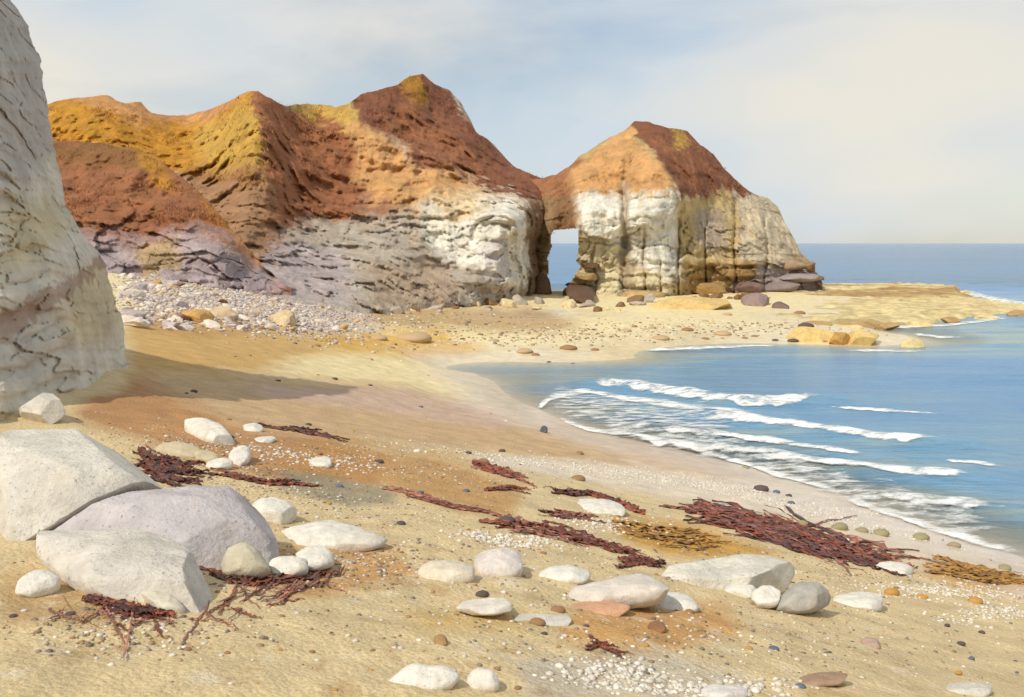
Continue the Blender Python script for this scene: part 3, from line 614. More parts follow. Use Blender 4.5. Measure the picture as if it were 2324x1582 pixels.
# ------------------------------------------------------------------ stones
def smooth_closed(poly, n=72):
    a = np.array(poly, float); m = len(a); t = np.linspace(0, m, n, endpoint=False); i = t.astype(int); f = (t-i)[:, None]
    p0, p1, p2, p3 = a[(i-1) % m], a[i % m], a[(i+1) % m], a[(i+2) % m]
    c = .5*((2*p1)+(-p0+p2)*f+(2*p0-5*p1+4*p2-p3)*f**2+(-p0+3*p1-3*p2+p3)*f**3)
    l = p1+(p2-p1)*f; return c*.6+l*.4
seedc = [0]
def stone(name, poly, colour, label, cat='stone', lean=.45, bulge=.32, group=None, mat=None, rough=.05, nr=16, na=80, facet=.0, contact=None):
    seedc[0] += 1; sd = seedc[0]*11.7
    facet = facet or .03
    if facet >= .04: nr, na = 32, 160
    else: nr, na = 20, 96
    o = smooth_closed(poly, na); cxy = o.mean(0)
    low = o[np.argmax(o[:, 1])] if contact is None else np.array(contact, float)
    g0 = ground(low[0], low[1]); D0 = g0[1]
    gt = ground(cxy[0], o[:, 1].min())[1]
    slope = (gt-D0)/max(low[1]-o[:, 1].min(), 1)
    Dv = D0+lean*slope*(low[1]-o[:, 1]); w = P(o[:, 0], o[:, 1], Dv); c = w.mean(0)
    size = (o[:, 0].max()-o[:, 0].min())/F*D0; hgt = (o[:, 1].max()-o[:, 1].min())/F*D0
    nrm = np.array([0, -(1-lean)*.9-.05, lean+.35]); nrm /= np.linalg.norm(nrm)
    th = bulge*min(size, hgt*1.8)
    rr = np.linspace(1, 0, nr)
    rr = rr**.8
    V = []
    for sgn, k in ((1, 1.0), (-1, 1.15)):
        for r in rr:
            q = c+(w-c)*r+nrm*sgn*k*th*(1-r**2.8)**.55; V.append(q)
    V = np.array(V).reshape(2, nr, na, 3)
    pv = V.reshape(-1, 3); dirn = pv-c; dl = np.linalg.norm(dirn, axis=1, keepdims=True)+1e-6
    nz = fbm((pv-c)/size*2.6+sd, 4)*rough*size*1.3+fbm((pv-c)/size*9+sd, 3)*rough*.25*size
    edgef = np.r_[np.repeat(1-.6*rr**6, na), np.repeat(1-.6*rr**6, na)][:, None]
    pv = pv+dirn/dl*nz[:, None]*edgef
    if facet:
        lr = np.random.default_rng(seedc[0]); e = pv-c
        for k in range(int(200*facet)):
            n_ = lr.normal(size=3)+np.array([0, -.5, .5]); n_ /= np.linalg.norm(n_); t_ = e@n_; d_ = t_.max()*(lr.uniform(.62, .88) if facet >= .04 else lr.uniform(.74, .92))
            e = e-n_*np.maximum(t_-d_, 0)[:, None]*(.97 if facet >= .04 else .8)
        e0 = pv-c; e = e-(e.max(0)+e.min(0))/2; e = e*((e0.max(0)-e0.min(0))/(e.max(0)-e.min(0)))+(e0.max(0)+e0.min(0))/2
        pv = c+e+(fbm(e/size*7+sd, 4, ridged=True)*.010*size)[:, None]*np.array([0, -.5, .8])
    idx = np.arange(nr*na).reshape(nr, na); fs = []
    for s in (0, 1):
        i = idx+s*nr*na; a = i[:-1]; b = np.roll(a, -1, 1); d = i[1:]; e = np.roll(d, -1, 1)
        q = np.stack([a, b, e, d], -1).reshape(-1, 4); fs.append(q if s == 0 else q[:, ::-1])
    n3 = fbm((pv-c)/size*2+sd+50, 3)[:, None]
    base = np.asarray(colour)[None]*(1+.12*n3)
    ob = mesh(name, pv, np.concatenate(fs), mat or M_stone, col=base)
    import bmesh
    bm = bmesh.new(); bm.from_mesh(ob.data); bmesh.ops.remove_doubles(bm, verts=bm.verts, dist=size*.0006)
    bmesh.ops.recalc_face_normals(bm, faces=bm.faces); bm.to_mesh(ob.data); bm.free()
    if facet >= .04: ob.data.set_sharp_from_angle(angle=R(26))
    recentre(ob); ob.location.z -= (.04 if lean <= .5 else .008)*size; tag(ob, label, cat, group); return ob
def egg(cx, cy, w, h, rot=0, tip=0.0, n=14, sq=.85):
    out = []; lr = random.Random(int(cx*7+cy))
    for k in range(n):
        a = 2*math.pi*k/n; x = math.copysign(abs(math.cos(a))**sq, math.cos(a))*w/2; y = math.copysign(abs(math.sin(a))**sq, math.sin(a))*h/2
        y *= 1-tip*x/(w/2); j = 1+lr.uniform(-.07, .07); c, s = math.cos(R(rot)), math.sin(R(rot))
        out.append((cx+(x*c-y*s)*j, cy+(x*s+y*c)*j))
    return out
white = s2l(232, 226, 214); pale = s2l(224, 217, 204); greyw = s2l(196, 190, 180); tanst = s2l(200, 186, 156); slabgrey = s2l(204, 196, 196)
stone('boulder', [(-70,1010),(0,985),(120,972),(215,965),(226,992),(270,1015),(322,1052),(356,1106),(250,1122),(110,1160),(20,1196),(-70,1225)], pale, 'broad pale boulder cut off by the left edge below the cliff', 'boulder', .35, .24, mat=M_slab, facet=.09)
stone('boulder', [(103,1162),(150,1136),(300,1112),(400,1100),(490,1092),(522,1110),(542,1140),(576,1166),(600,1220),(613,1290),(560,1310),(500,1303),(470,1290),(400,1275),(300,1245),(200,1220),(130,1205)], slabgrey, 'grey lilac slab boulder leaning behind the long white slab', 'boulder', .30, .24, mat=M_slab, facet=.09)
stone('boulder', [(110,1206),(180,1200),(260,1205),(340,1225),(420,1262),(480,1300),(506,1350),(490,1368),(436,1394),(390,1384),(310,1350),(245,1330),(185,1292),(135,1250)], s2l(222,214,202), 'long white slab slanting down to the right at lower left', 'boulder', .55, .18, mat=M_slab, facet=.08, contact=(440,1394))
stone('stone', [(498,1292),(512,1252),(555,1232),(592,1250),(616,1292),(585,1312),(530,1312)], s2l(200,190,166), 'round tan stone leaning against the right end of the grey slab', lean=.2, bulge=.4)
stone('stone', egg(618,1157,104,50,0), white, 'white oval stone just right of the grey slab boulder', lean=.4)
stone('stone', [(634,1228),(645,1205),(690,1190),(750,1186),(800,1198),(850,1215),(878,1226),(850,1240),(780,1246),(690,1246),(650,1244)], white, 'large flat white stone with pointed right end beside the slabs', lean=.6, bulge=.22)
stone('stone', egg(655,1284,92,40,-5), white, 'left one of two small white stones below the large flat stone', lean=.4)
stone('stone', egg(716,1268,92,46,-6), white, 'right one of two small white stones below the large flat stone', lean=.4)
stone('stone', [(33,1345),(45,1322),(75,1300),(115,1296),(138,1312),(130,1330),(95,1345),(50,1358)], white, 'leaf shaped white stone lying alone near the lower left edge', lean=.5, bulge=.28)
stone('stone', [(300,1340),(340,1335),(395,1350),(422,1376),(410,1394),(375,1392),(330,1370)], s2l(216,206,186), 'low white stone tucked under the long white slab above red seaweed', lean=.5, bulge=.25)
stone('boulder', egg(98,925,102,66,-8), pale, 'round pale boulder at the foot of the near cliff', 'boulder', .25, .3, contact=(98, 962), mat=M_slab, facet=.06)
for k, (a, l) in enumerate([((478,980,112,40,20), 'white oblong stone, farthest of the stones on the brown bank'), ((574,971,46,20,0), 'small white stone right of the farthest oblong stone on brown bank'),
        ((402,1022,104,34,5), 'tan flat stone just above the dark seaweed behind the slabs'), ((545,1034,52,38,-30), 'white upright stone among the stones on the brown bank'),
        ((497,1052,64,22,-8), 'small flat white stone beside the dark seaweed on the brown bank'), ((600,997,50,12,-6), 'thin white stone below the dark violet seaweed line'),
        ((728,1049,52,22,-4), 'small white stone alone on the bank right of the dark seaweed'), ((466,1036,60,24,10), 'cream stone between tan flat stone and white upright stone')]):
    stone('stone', egg(*a), tanst if k in (2, 7) else white, l, lean=.45)
stone('boulder', [(1485,1312),(1500,1282),(1560,1257),(1650,1246),(1740,1254),(1796,1276),(1814,1306),(1790,1332),(1720,1348),(1620,1345),(1540,1334)], s2l(226,220,206), 'largest white boulder of the right hand group, rounded on top', 'boulder', .25, .3, mat=M_slab, facet=.04)
stone('stone', [(1285,1348),(1305,1322),(1400,1300),(1450,1300),(1500,1328),(1520,1346),(1440,1360),(1340,1372)], s2l(222,212,200), 'low white stone sloping left beside the largest white boulder', lean=.35, bulge=.3)
stone('stone', egg(1526,1365,118,38,3), white, 'flat white stone in front of the largest white boulder, at its left', lean=.45)
stone('stone', egg(1684,1340,86,30,0), white, 'small white stone against the front of the largest white boulder', lean=.3)
stone('stone', egg(1738,1353,66,48,0), white, 'white round stone touching the grey upright stone', lean=.2, bulge=.4)
stone('stone', [(1760,1380),(1768,1350),(1800,1320),(1840,1314),(1876,1335),(1887,1363),(1850,1382),(1800,1390)], s2l(176,172,164), 'grey domed stone between two white stones in the right hand group', lean=.12, bulge=.42)
stone('stone', egg(1946,1363,112,40,0), white, 'white oval stone at the right end of the right hand group', lean=.4)
stone('stone', egg(2026,1291,92,26,2), white, 'white lens shaped stone among the dark red seaweed', lean=.6)
stone('stone', egg(1358,1150,124,32,4), white, 'white diamond shaped stone under the dark red seaweed knot', lean=.6, bulge=.2)
stone('stone', egg(1012,1296,136,44,0), s2l(226,214,192), 'cream flat stone, left of three flat stones in the middle', lean=.5)
stone('stone', egg(1132,1280,112,54,-4), s2l(218,208,200), 'pale pinkish stone, middle of three flat stones in the middle', lean=.5)
stone('stone', egg(1276,1302,132,34,0), white, 'long white stone, right of three flat stones in the middle', lean=.5)
stone('stone', egg(1100,1376,124,34,-4), s2l(228,220,206), 'flat pale stone alone on the sand below the three flat stones', lean=.7, bulge=.16)
stone('stone', egg(1226,1408,140,30,2), s2l(208,202,190), 'very flat grey white stone next to the salmon stone', lean=.8, bulge=.12)
stone('stone', egg(1350,1381,160,32,0), s2l(216,166,130), 'flat salmon pink stone', lean=.75, bulge=.14)
stone('stone', [(873,1548),(905,1518),(960,1508),(1020,1510),(1046,1528),(1035,1550),(990,1566),(920,1562)], white, 'white stone with pointed left end at the bottom edge', lean=.45, bulge=.28)
stone('stone', egg(1096,1544,76,54,0), white, 'round white stone to the right of the pointed stone at the bottom', lean=.4)
stone('stone', egg(1868,1542,112,30,-2), s2l(168,138,116), 'mauve brown flat stone near the bottom right', lean=.6, bulge=.2)
stone('stone', egg(1975,1461,46,20,8), s2l(190,160,146), 'small pinkish stone on bare sand at lower right', lean=.6)
stone('stone', egg(1491,1424,42,24,10), s2l(150,110,76), 'small brown oval stone on the orange sand', lean=.5)
stone('stone', egg(1000,1453,32,24,10), s2l(170,138,92), 'small brown pebble alone on sand at centre bottom', lean=.5)
stone('stone', egg(1645,1572,110,28,0), s2l(226,220,212), 'flat white stone cut by the bottom edge right of centre', lean=.7)
stone('stone', egg(2200,1566,110,26,0), s2l(214,208,196), 'flat white stone cut by the bottom edge near the right corner', lean=.7)
stone('stone', egg(1234,974,18,16,0), s2l(92,92,100), 'dark grey round pebble alone at the edge of the lilac sand', lean=.2)
stone('stone', egg(1465,937,26,12,-15), s2l(110,124,132), 'grey oval stone awash in the shallow tongue of water', lean=.4)
# rocks at the water's far edge
yel = s2l(222, 192, 126); 
for a, c, l in [((1956,770,76,34), yel, 'rounded yellow boulder at the tip of the sandy point'), ((2070,784,52,24), s2l(228,206,150), 'pale yellow rock standing alone in the water off the point'),
        ((1905,770,52,26), s2l(190,146,84), 'brown ochre boulder behind the tip of the sandy point'), ((1840,760,100,30), yel, 'long low yellow rock on the sandy point'),
        ((1712,682,60,28), s2l(156,134,126), 'dark violet boulder at the foot of the stack by the yellow mound'), ((1772,694,40,16), s2l(126,106,100), 'small dark boulder right of the dark violet boulder'),
        ((1560,690,190,28), s2l(214,184,124), 'yellow rock mound at the foot of the stack'), ((1310,665,60,50), s2l(104,80,62), 'dark brown rock blocking the right foot of the arch'),
        ((640,722,56,30), s2l(214,190,150), 'cream boulder at the bottom of the pale scree'), ((450,720,70,30), s2l(206,160,96), 'ochre boulder at the left bottom of the pale scree'), ((510,712,62,26), s2l(212,186,150), 'pale boulder between the ochre boulder and the cream boulder')]:
    stone('rock', egg(*a), c, l, 'rock', .3, .38, mat=M_scree, rough=.09, facet=.06)

# shared small-rock meshes
def chip_mesh(name, seed, mat, sub=2, sharp=False):
    v, f = chip_np(seed, sub, 12 if sharp else 6, .5 if sharp else .75, .85 if sharp else .95)
    m = bpy.data.meshes.new(name); m.from_pydata(v.tolist(), [], f.tolist()); m.materials.append(mat)
    if not sharp:
        for pl in m.polygons: pl.use_smooth = True
    return m
def flat(name, c, rough=.8, vary=.3, sc=8): return rock_mat(name, scale=sc, bump=.4, rough=rough, colour=tuple(c), vary=vary, dist=.015)
scree_m = [flat('scree_pale', s2l(220,208,194), sc=2), flat('scree_lilac', s2l(190,176,176), sc=2), flat('scree_ochre', s2l(204,170,116), sc=2), flat('scree_brown', s2l(146,108,80), sc=2)]  # the lilac tone is partly shade put into the stone colour
scree_meshes = [[chip_mesh('scree_stone', 10*i+j, m, 2, True) for j in range(4)] for i, m in enumerate(scree_m)]
SCN = ['pale chalk', 'lilac grey', 'ochre', 'brown']
scree_poly = [(270,625),(420,618),(600,625),(720,650),(830,700),(860,745),(640,760),(420,752),(290,745)]
cnt = 0
while cnt < 280:
    px = random.uniform(265, 870); py = random.uniform(612, 765)
    if not inpoly(np.array([px]), np.array([py]), scree_poly)[0]: continue
    g = ground(px, py); k = random.choices(range(4), (.56, .28, .09, .07))[0]; s = random.choice([.07, .09, .11, .14, .18, .26])*random.uniform(.8, 1.2)
    o = bpy.data.objects.new('scree_stone', random.choice(scree_meshes[k])); C.objects.link(o)
    o.location = (g[0], g[1], g[2]+s*.12); o.scale = (s*random.uniform(1, 1.7), s*random.uniform(.8, 1.2), s*random.uniform(.5, .9)); o.rotation_euler = (random.uniform(-.5, .5), random.uniform(-.5, .5), random.uniform(0, 6.28))
    size_w = 'small' if s < .1 else ('middling' if s < .2 else 'large')
    place = ('at the left end of the scree by the near cliff' if px < 400 else 'at the right end of the scree by the beach' if px > 690 else 'high on the scree under the brown spur' if py < 665 else 'along the lower edge of the scree' if py > 720 else 'in the middle of the scree')
    tag(o, f'{size_w} {SCN[k]} stone {place}', 'stone', SCN[k]+' stones of the scree'); cnt += 1
# fallen blocks along the foot of the headland and the stack
FB = [flat('fallen_grey', s2l(182,168,152), sc=1.5), flat('fallen_cream', s2l(224,204,160), sc=1.5), flat('fallen_brown', s2l(140,108,78), sc=1.5)]; FBN = ['grey', 'cream', 'brown']
fb_meshes = [[chip_mesh('fallen_rock', 100+10*i+j, m, 3, True) for j in range(3)] for i, m in enumerate(FB)]
for k in range(64):
    px = random.uniform(660, 1760)
    py = (base_m(px) if px < 1235 else base_a(px))+random.uniform(0, 16)
    if 1238 < px < 1290: continue
    g = ground(px, py); s = random.choice([.25, .35, .5, .7])*random.uniform(.8, 1.2)*(g[1]/85); j = random.choices(range(3), (.4, .3, .3))[0]
    o = bpy.data.objects.new('fallen_rock', random.choice(fb_meshes[j])); C.objects.link(o)
    o.location = (g[0], g[1], g[2]+s*.2); o.scale = (s*random.uniform(1, 1.8), s, s*random.uniform(.5, .9)); o.rotation_euler = (random.uniform(-.3, .3), random.uniform(-.3, .3), random.uniform(0, 6.28))
    place = 'under the grey shade-tinted chalk slope' if px < 980 else 'under the white chalk buttress left of the arch' if px < 1240 else 'under the white face right of the arch' if px < 1540 else 'under the shaded end of the stack'
    tag(o, f'{"small" if s < .4 else "large"} {FBN[j]} fallen rock {place}', 'rock', FBN[j]+' rocks fallen from the headland')

# slabs lying on the reef
RM = [flat('reef_slab_tan', s2l(226,202,148), sc=1.2), flat('reef_slab_brown', s2l(182,150,104), sc=1.2)]; RN = ['tan', 'brown']
rs_meshes = [[chip_mesh('flat_rock', 300+10*i+j, m, 3, True) for j in range(3)] for i, m in enumerate(RM)]
for k, (px, py, w) in enumerate([(1780,728,60),(1850,734,80),(1930,738,60),(2010,736,70),(2085,732,60),(2160,724,60),(2240,716,60),(2310,708,46),(1900,700,70),(1990,690,80),(2080,684,70),(2160,676,60),(2220,690,50),(1830,690,60),(2050,704,60),(2140,702,70),(1960,716,50),(2270,698,40),(2190,662,44),(2100,656,60)]):
    D = Dz(py, .25); c = P(px, py, D); j = k % 2; w_ = w/2/F*D
    o = bpy.data.objects.new('flat_rock', rs_meshes[j][k % 3]); C.objects.link(o)
    o.location = (c[0], c[1], .12); o.scale = (w_, w_*random.uniform(.7, 1.2), random.uniform(.16, .3)); o.rotation_euler = (random.uniform(-.08, .08), random.uniform(-.1, .1), random.uniform(-.5, .5))
    pl = ('near the point boulders' if px < 1900 else 'in the middle' if px < 2120 else 'towards the seaward tip'); row = 'on the near edge of the reef' if py > 708-.09*(px-2150) else 'on the far side of the reef' if py < 680 else 'on top of the reef'
    tag(o, f'{"long" if w >= 60 else "short"} {RN[j]} rock slab {row}, {pl}', 'rock', 'slabs lying on the reef')

# pebbles
peb = {'dark': (s2l(98, 84, 80), 'small dark pebble on the sand'), 'brown': (s2l(158, 122, 88), 'small brown pebble on the sand'), 'blue': (s2l(104, 112, 128), 'small blue grey pebble on the sand'),
       'ochre': (s2l(196, 148, 78), 'small ochre pebble on the sand'), 'green': (s2l(160, 150, 114), 'small olive green stone by the wrack line'), 'white': (s2l(226, 220, 208), 'small white pebble on the sand'), 'tan': (s2l(190, 164, 128), 'small tan stone on the far sand')}
pm = {k: (flat('pebble_'+k, v[0], .7, .2, 12), v[1]) for k, v in peb.items()}
pmesh = {k: [chip_mesh('pebble', len(k)*7+ord(k[0])+j, v[0]) for j in range(2)] for k, v in pm.items()}
MARKS = [(60,1330,'near the leaf shaped white stone'),(250,1420,'below the slab boulders'),(560,1400,'among the thin red seaweed strands'),(760,1220,'near the large flat white stone'),(480,1000,'among the stones on the brown bank'),
         (730,1060,'near the small lone stone on the bank'),(1010,1300,'near the cream flat stone'),(1130,1280,'near the pale pinkish stone'),(1276,1302,'near the long white stone'),(1100,1376,'near the flat pale lone stone'),
         (1350,1381,'near the salmon stone'),(960,1535,'near the pointed white stone at the bottom'),(1650,1300,'near the largest white boulder'),(1830,1350,'near the grey domed stone'),(1946,1363,'near the right end of the right hand group'),
         (1360,1150,'near the white diamond shaped stone'),(1860,1230,'along the big red seaweed heap'),(2230,1310,'along the golden seaweed at the right edge'),(2250,1480,'on bare sand at the lower right'),(1870,1540,'near the mauve brown flat stone'),
         (1370,1475,'near the small red seaweed twig'),(1600,1560,'on the white shingle at the bottom'),(1500,1090,'on the white shingle above the seaweed'),(1900,1170,'on the wet sand by the water at right'),(1300,1010,'on the damp sand beside the shallow tongue'),
         (900,940,'in the shadow of the cliff'),(600,880,'on the golden bank below the cliff'),(750,1450,'on bare sand at the lower middle'),(800,780,'on the yellow sand below the scree'),(1000,860,'on the yellow sand at the head of the bay'),
         (1100,770,'on the far sand left of the arch'),(1300,790,'at the far edge of the shallow tongue'),(1450,750,'on the far sand below the arch'),(1680,745,'on the sandy point below the stack'),(1880,770,'by the yellow boulders of the point'),
         (2060,690,'on the low reef'),(1000,710,'at the foot of the grey shade-tinted chalk slope'),(950,1150,'beside the long mauve seaweed line'),(1250,1220,'beside the red seaweed band'),(1080,1450,'on bare sand at centre bottom'),(2100,1350,'on the white shingle at right')]
def near_phrase(px, py): return min(MARKS, key=lambda m: (m[0]-px)**2+4*(m[1]-py)**2)[2]
def pebble(kind, px, py, w, flatn=.55):
    w = w*.72 if kind == 'green' else w; g = ground(px, py); r = w/2/F*g[1]; flatn = flatn if g[1] < 22 else .38; r *= 1 if g[1] < 22 else .7
    o = bpy.data.objects.new('pebble', random.choice(pmesh[kind])); C.objects.link(o)
    o.location = (g[0], g[1], g[2]+r*flatn*.25); o.scale = (r, r*random.uniform(.7, 1), r*flatn); o.rotation_euler = (0, 0, random.uniform(-.5, .5))
    bl = pm[kind][1].split(' on ')[0].split(' by ')[0]
    tag(o, ('tiny' if w < 14 else 'small')+bl[5:]+' '+near_phrase(px, py), 'pebble', kind+' pebbles scattered on the beach')
for a in [('blue',1755,1475,28),('blue',1817,1560,26),('dark',860,1050,24),('dark',1095,1352,34),('blue',1345,1340,18),('dark',1150,1186,44),('brown',1096,1050,30),('dark',1140,1025,18),('dark',1063,1030,18),
          ('blue',1762,1118,18),('dark',1790,1126,16),('green',1905,1200,60),('green',1955,1207,44),('green',2000,1214,56),('green',2090,1224,60),('green',2165,1240,44),('green',1655,1042,46),('green',1692,1062,38),
          ('green',1820,1190,40),('green',2280,1292,44),('dark',1728,1112,36),('ochre',2024,1348,40),('ochre',2092,1358,30),('ochre',2214,1366,34),('ochre',2378,1364,34),('ochre',2370,1335,30),('ochre',2210,1365,28),
          ('dark',2150,1420,14),('dark',2182,1462,20),('brown',1315,1030,20),('brown',1312,1090,36),('dark',1330,1422,16),('brown',1265,1388,40),('brown',1220,1416,40),('dark',1235,1440,18),('brown',1565,1390,22),
          ('dark',30,1400,20),('dark',160,1395,24),('dark',268,1375,28),('brown',425,1475,20),('dark',190,1300,20),('dark',905,1470,14),('brown',640,1400,16),('dark',910,1190,24),('brown',540,1385,20),
          ('dark',760,860,22),('dark',840,875,18),('dark',700,965,16),('dark',440,890,18),('dark',630,865,24),('dark',605,720,20),('tan',860,770,60),('tan',940,772,120),('brown',720,785,24),('brown',890,790,20),
          ('dark',1050,770,20),('brown',1090,760,22),('tan',1120,775,40),('tan',1190,800,60),('brown',1215,806,30),('brown',1290,792,60),('dark',1246,822,16),('dark',1300,826,14),('brown',1350,795,30),('tan',1330,760,32),
          ('tan',1420,752,40),('brown',1440,742,26),('tan',1480,745,30),('tan',1600,730,26),('tan',1650,716,36),('brown',1600,770,30),('brown',1690,768,22),('brown',1712,764,24),('brown',1815,712,40),('dark',1830,742,60),
          ('brown',1560,750,44),('tan',1500,770,60),('tan',1640,760,60),('dark',2088,690,26),('dark',2044,686,36),('dark',2060,682,22),('dark',1760,773,24),('dark',1800,775,40),('brown',1872,776,20)]:
    pebble(*a)
kinds = ['dark', 'brown', 'brown', 'white', 'white', 'ochre', 'blue', 'tan']
for k in range(150):
    py = 640+random.random()**1.0*930; px = random.uniform(300, 2320)
    if py < 1000 and px > 900+ (py-760)*2.0 and py > 790: continue
    if py < 700 and not (700 < px < 1200): continue
    g = ground(px, py)
    if g[2] < .08: continue
    pebble('tan' if (random.random() < .4 and py < 860) else random.choice(kinds), px, py, random.uniform(7, 20)*(1 if py > 900 else .8))

# shingle too small to count: one mesh per tone, gathered in the patches the picture shows
import bmesh
bmI = bmesh.new(); bmesh.ops.create_icosphere(bmI, subdivisions=1, radius=1); IV = np.array([v.co for v in bmI.verts]); IF = np.array([[v.index for v in f.verts] for f in bmI.faces]); bmI.free()
def shingle(name, patches, n, tones, rmin, rmax, label_mat):
    pts = []; cols = []; rs = []
    for cx, cy, w, h, rot, share in patches:
        m = int(n*share)
        for k in range(m):
            a = random.gauss(0, .42); b = random.gauss(0, .42); c, s = math.cos(R(rot)), math.sin(R(rot))
            pts.append((cx+(a*w*c-b*h*s), cy+(a*w*s+b*h*c)))
    pts = np.array(pts); D = np.geomspace(2.5, 140, 220)
    V = []; Fc = []; Cc = []
    # all directions meet the beach at once
    ray = P(pts[:, 0][:, None], pts[:, 1][:, None], D[None]); z = ground_z(ray[..., 0], ray[..., 1], False); hit = np.argmax(ray[..., 2] <= z, 1)
    g = ray[np.arange(len(pts)), hit]; j = rng.normal(0, .02, (len(pts), 2))*g[:, 1:2]*.3; g[:, :2] += j; g[:, 2] = ground_z(g[:, 0], g[:, 1])
    ok = (g[:, 2] > .03) & (g[:, 1] < 100); g = g[ok]; N = len(g)
    r = rng.uniform(rmin, rmax, N)*rng.uniform(.5, 1.2, N); th = rng.uniform(0, 6.28, N)
    sc = np.stack([r, r*rng.uniform(.6, 1, N), r*rng.uniform(.35, .65, N)], -1)
    v = IV[None]*sc[:, None]*(1+rng.uniform(-.15, .15, (N, len(IV), 1))); c, s = np.cos(th)[:, None], np.sin(th)[:, None]
    v = np.stack([v[..., 0]*c-v[..., 1]*s, v[..., 0]*s+v[..., 1]*c, v[..., 2]], -1)+g[:, None]+np.array([0, 0, 1])*(sc[:, 2]*.2)[:, None, None]
    f = (IF[None]+(np.arange(N)*len(IV))[:, None, None]).reshape(-1, 3)
    t = np.array(tones)[rng.integers(0, len(tones), N)]*(rng.uniform(.75, 1.1, (N, 1))); col_ = np.repeat(t, len(IV), 0)
    o = mesh(name, v.reshape(-1, 3), f, M_peb, col=col_); tag(o, kind='stuff'); return o
tw = [s2l(230,224,212), s2l(218,208,192), s2l(224,214,200)]; tm = [s2l(190,164,128), s2l(160,130,96), s2l(210,196,172), s2l(132,120,112), s2l(226,218,204)]
shingle('white_shingle', [(1300,1062,420,16,7,.2),(1600,1105,420,18,10,.2),(1900,1180,360,18,13,.12),(2130,1345,230,20,3,.12),(1400,1195,160,22,5,.08),(1160,1235,150,16,3,.06),(2260,1400,150,20,0,.06),(1600,1560,300,20,0,.05),(700,1045,240,22,8,.06),(1400,1530,160,24,0,.05)], 5200, tw, .008, .03, None)
shingle('mixed_shingle', [(1200,1300,1300,190,4,.22),(1700,1460,900,110,0,.10),(600,1120,500,70,8,.16),(900,1060,500,50,8,.14),(1900,1290,600,60,8,.12),(300,1440,400,60,0,.05),(800,1280,350,50,0,.09),(450,1030,250,40,10,.12)], 7000, tm, .006, .022, None)
shingle('scree_rubble', [(450,680,260,70,4,.5),(640,700,240,60,10,.5)], 5200, [s2l(222,210,196), s2l(204,190,184), s2l(188,174,172), s2l(206,180,140)], .04, .13, None)  # greyer tones carry some painted shade
shingle('far_shingle', [(600,740,360,30,8,.2),(950,730,400,40,2,.25),(1300,765,420,30,-2,.25),(1700,745,420,24,0,.2)], 2600, tm, .03, .11, None)

# ------------------------------------------------------------------ seaweed
def frond(parent, pts, width, mat, lift=.015, part='frond'):
    """one strap of weed lying along ground points"""
    a = np.array(pts, float); n = max(8, 5*len(a)); t = np.linspace(0, len(a)-1, n)
    c = np.stack([np.interp(t, range(len(a)), a[:, k]) for k in range(3)], -1)
    c[1:-1] = (c[:-2]+c[1:-1]*2+c[2:])/4
    tg = np.gradient(c, axis=0); nm = np.stack([-tg[:, 1], tg[:, 0], 0*t], -1); nm /= np.linalg.norm(nm, axis=1, keepdims=True)+1e-9
    w = width*np.minimum(1, np.minimum(t/max(t[-1]*.12, .01)+.25, (t[-1]-t)/max(t[-1]*.3, .01)+.12))*(1+.35*np.sin(t*9+random.random()*6))
    z = ground_z(c[:, 0], c[:, 1])+lift+.35*width*np.abs(np.sin(t*3+random.random()*6))
    V = []; ph = random.random()*6
    for s, dz in ((-1, -.05), (-.45, .12), (.45, .10), (1, .02)):
        q = c+nm*(w*s)[:, None]; q[:, 2] = z+dz*width+.38*width*np.sin(t*7+s*2.2+ph)*abs(s); V.append(q)
    for s in (.6, -.6):
        q = c+nm*(w*s)[:, None]; q[:, 2] = z-width*.10+.38*width*np.sin(t*7+s*2.2+ph)*abs(s); V.append(q)
    V = np.array(V); k = 6; idx = np.arange(k*n).reshape(k, n); nx = np.roll(idx, -1, 0)
    f = np.stack([idx[:, :-1], nx[:, :-1], nx[:, 1:], idx[:, 1:]], -1).reshape(-1, 4).tolist()+[idx[:, 0].tolist(), idx[::-1, -1].tolist()]
    base = np.array(parent.location) if parent else 0
    return mesh(part, V.reshape(-1, 3)-base, f, mat, parent)
def clump(name, label, spine, half, n, mats, wpx=(3, 8), lenpx=(60, 160), wander=.5, group=None):
    """spine: picture polyline on the beach the heap follows; half: its half height in the picture"""
    sp = np.array(spine, float); seg = np.r_[0, np.cumsum(np.hypot(*np.diff(sp, axis=0).T))]; Ltot = seg[-1]
    mid = sp[len(sp)//2]; g = ground(*mid); root = empty(name, g.tolist()); tag(root, label, 'seaweed', group)
    for k in range(n):
        l = min(random.uniform(*lenpx), Ltot); s0 = random.uniform(-.05*Ltot, max(Ltot-l, .01)); off = random.gauss(0, .5)*half*(.3+.7*math.sin(math.pi*min(max((s0+l/2)/Ltot, .02), .98))); pts = []
        slant = random.gauss(0, wander)
        for u in np.linspace(0, 1, 7):
            s = s0+u*l; x = np.interp(s, seg, sp[:, 0]); y = np.interp(s, seg, sp[:, 1])
            y += off+slant*half*(u-.5)+random.gauss(0, half*.12); x += random.gauss(0, l*.03); pts.append(ground(x, y))
        D = pts[3][1]; st = k % 5 == 4; frond(root, pts, (random.uniform(*wpx)*1.25 if not st else wpx[0]*.7)/2/F*D, random.choice(mats), part='stem' if st else 'frond', lift=random.uniform(.002, .018) if half > 9 else .006)
    return root
W, K, G, V_ = M_weed, M_weed_dark, M_weed_gold, M_weed_mauve
clump('seaweed', 'dark mahogany seaweed wedged behind the slab boulders', [(300,1040),(360,1062),(420,1078),(480,1088)], 26, 26, [K, K, W], (8, 18), (60, 150))
clump('seaweed', 'dark red seaweed trailing right from behind the slab boulders', [(460,1068),(540,1085),(600,1098),(670,1098),(740,1108)], 9, 14, [W, K, W], (6, 13), (70, 180))
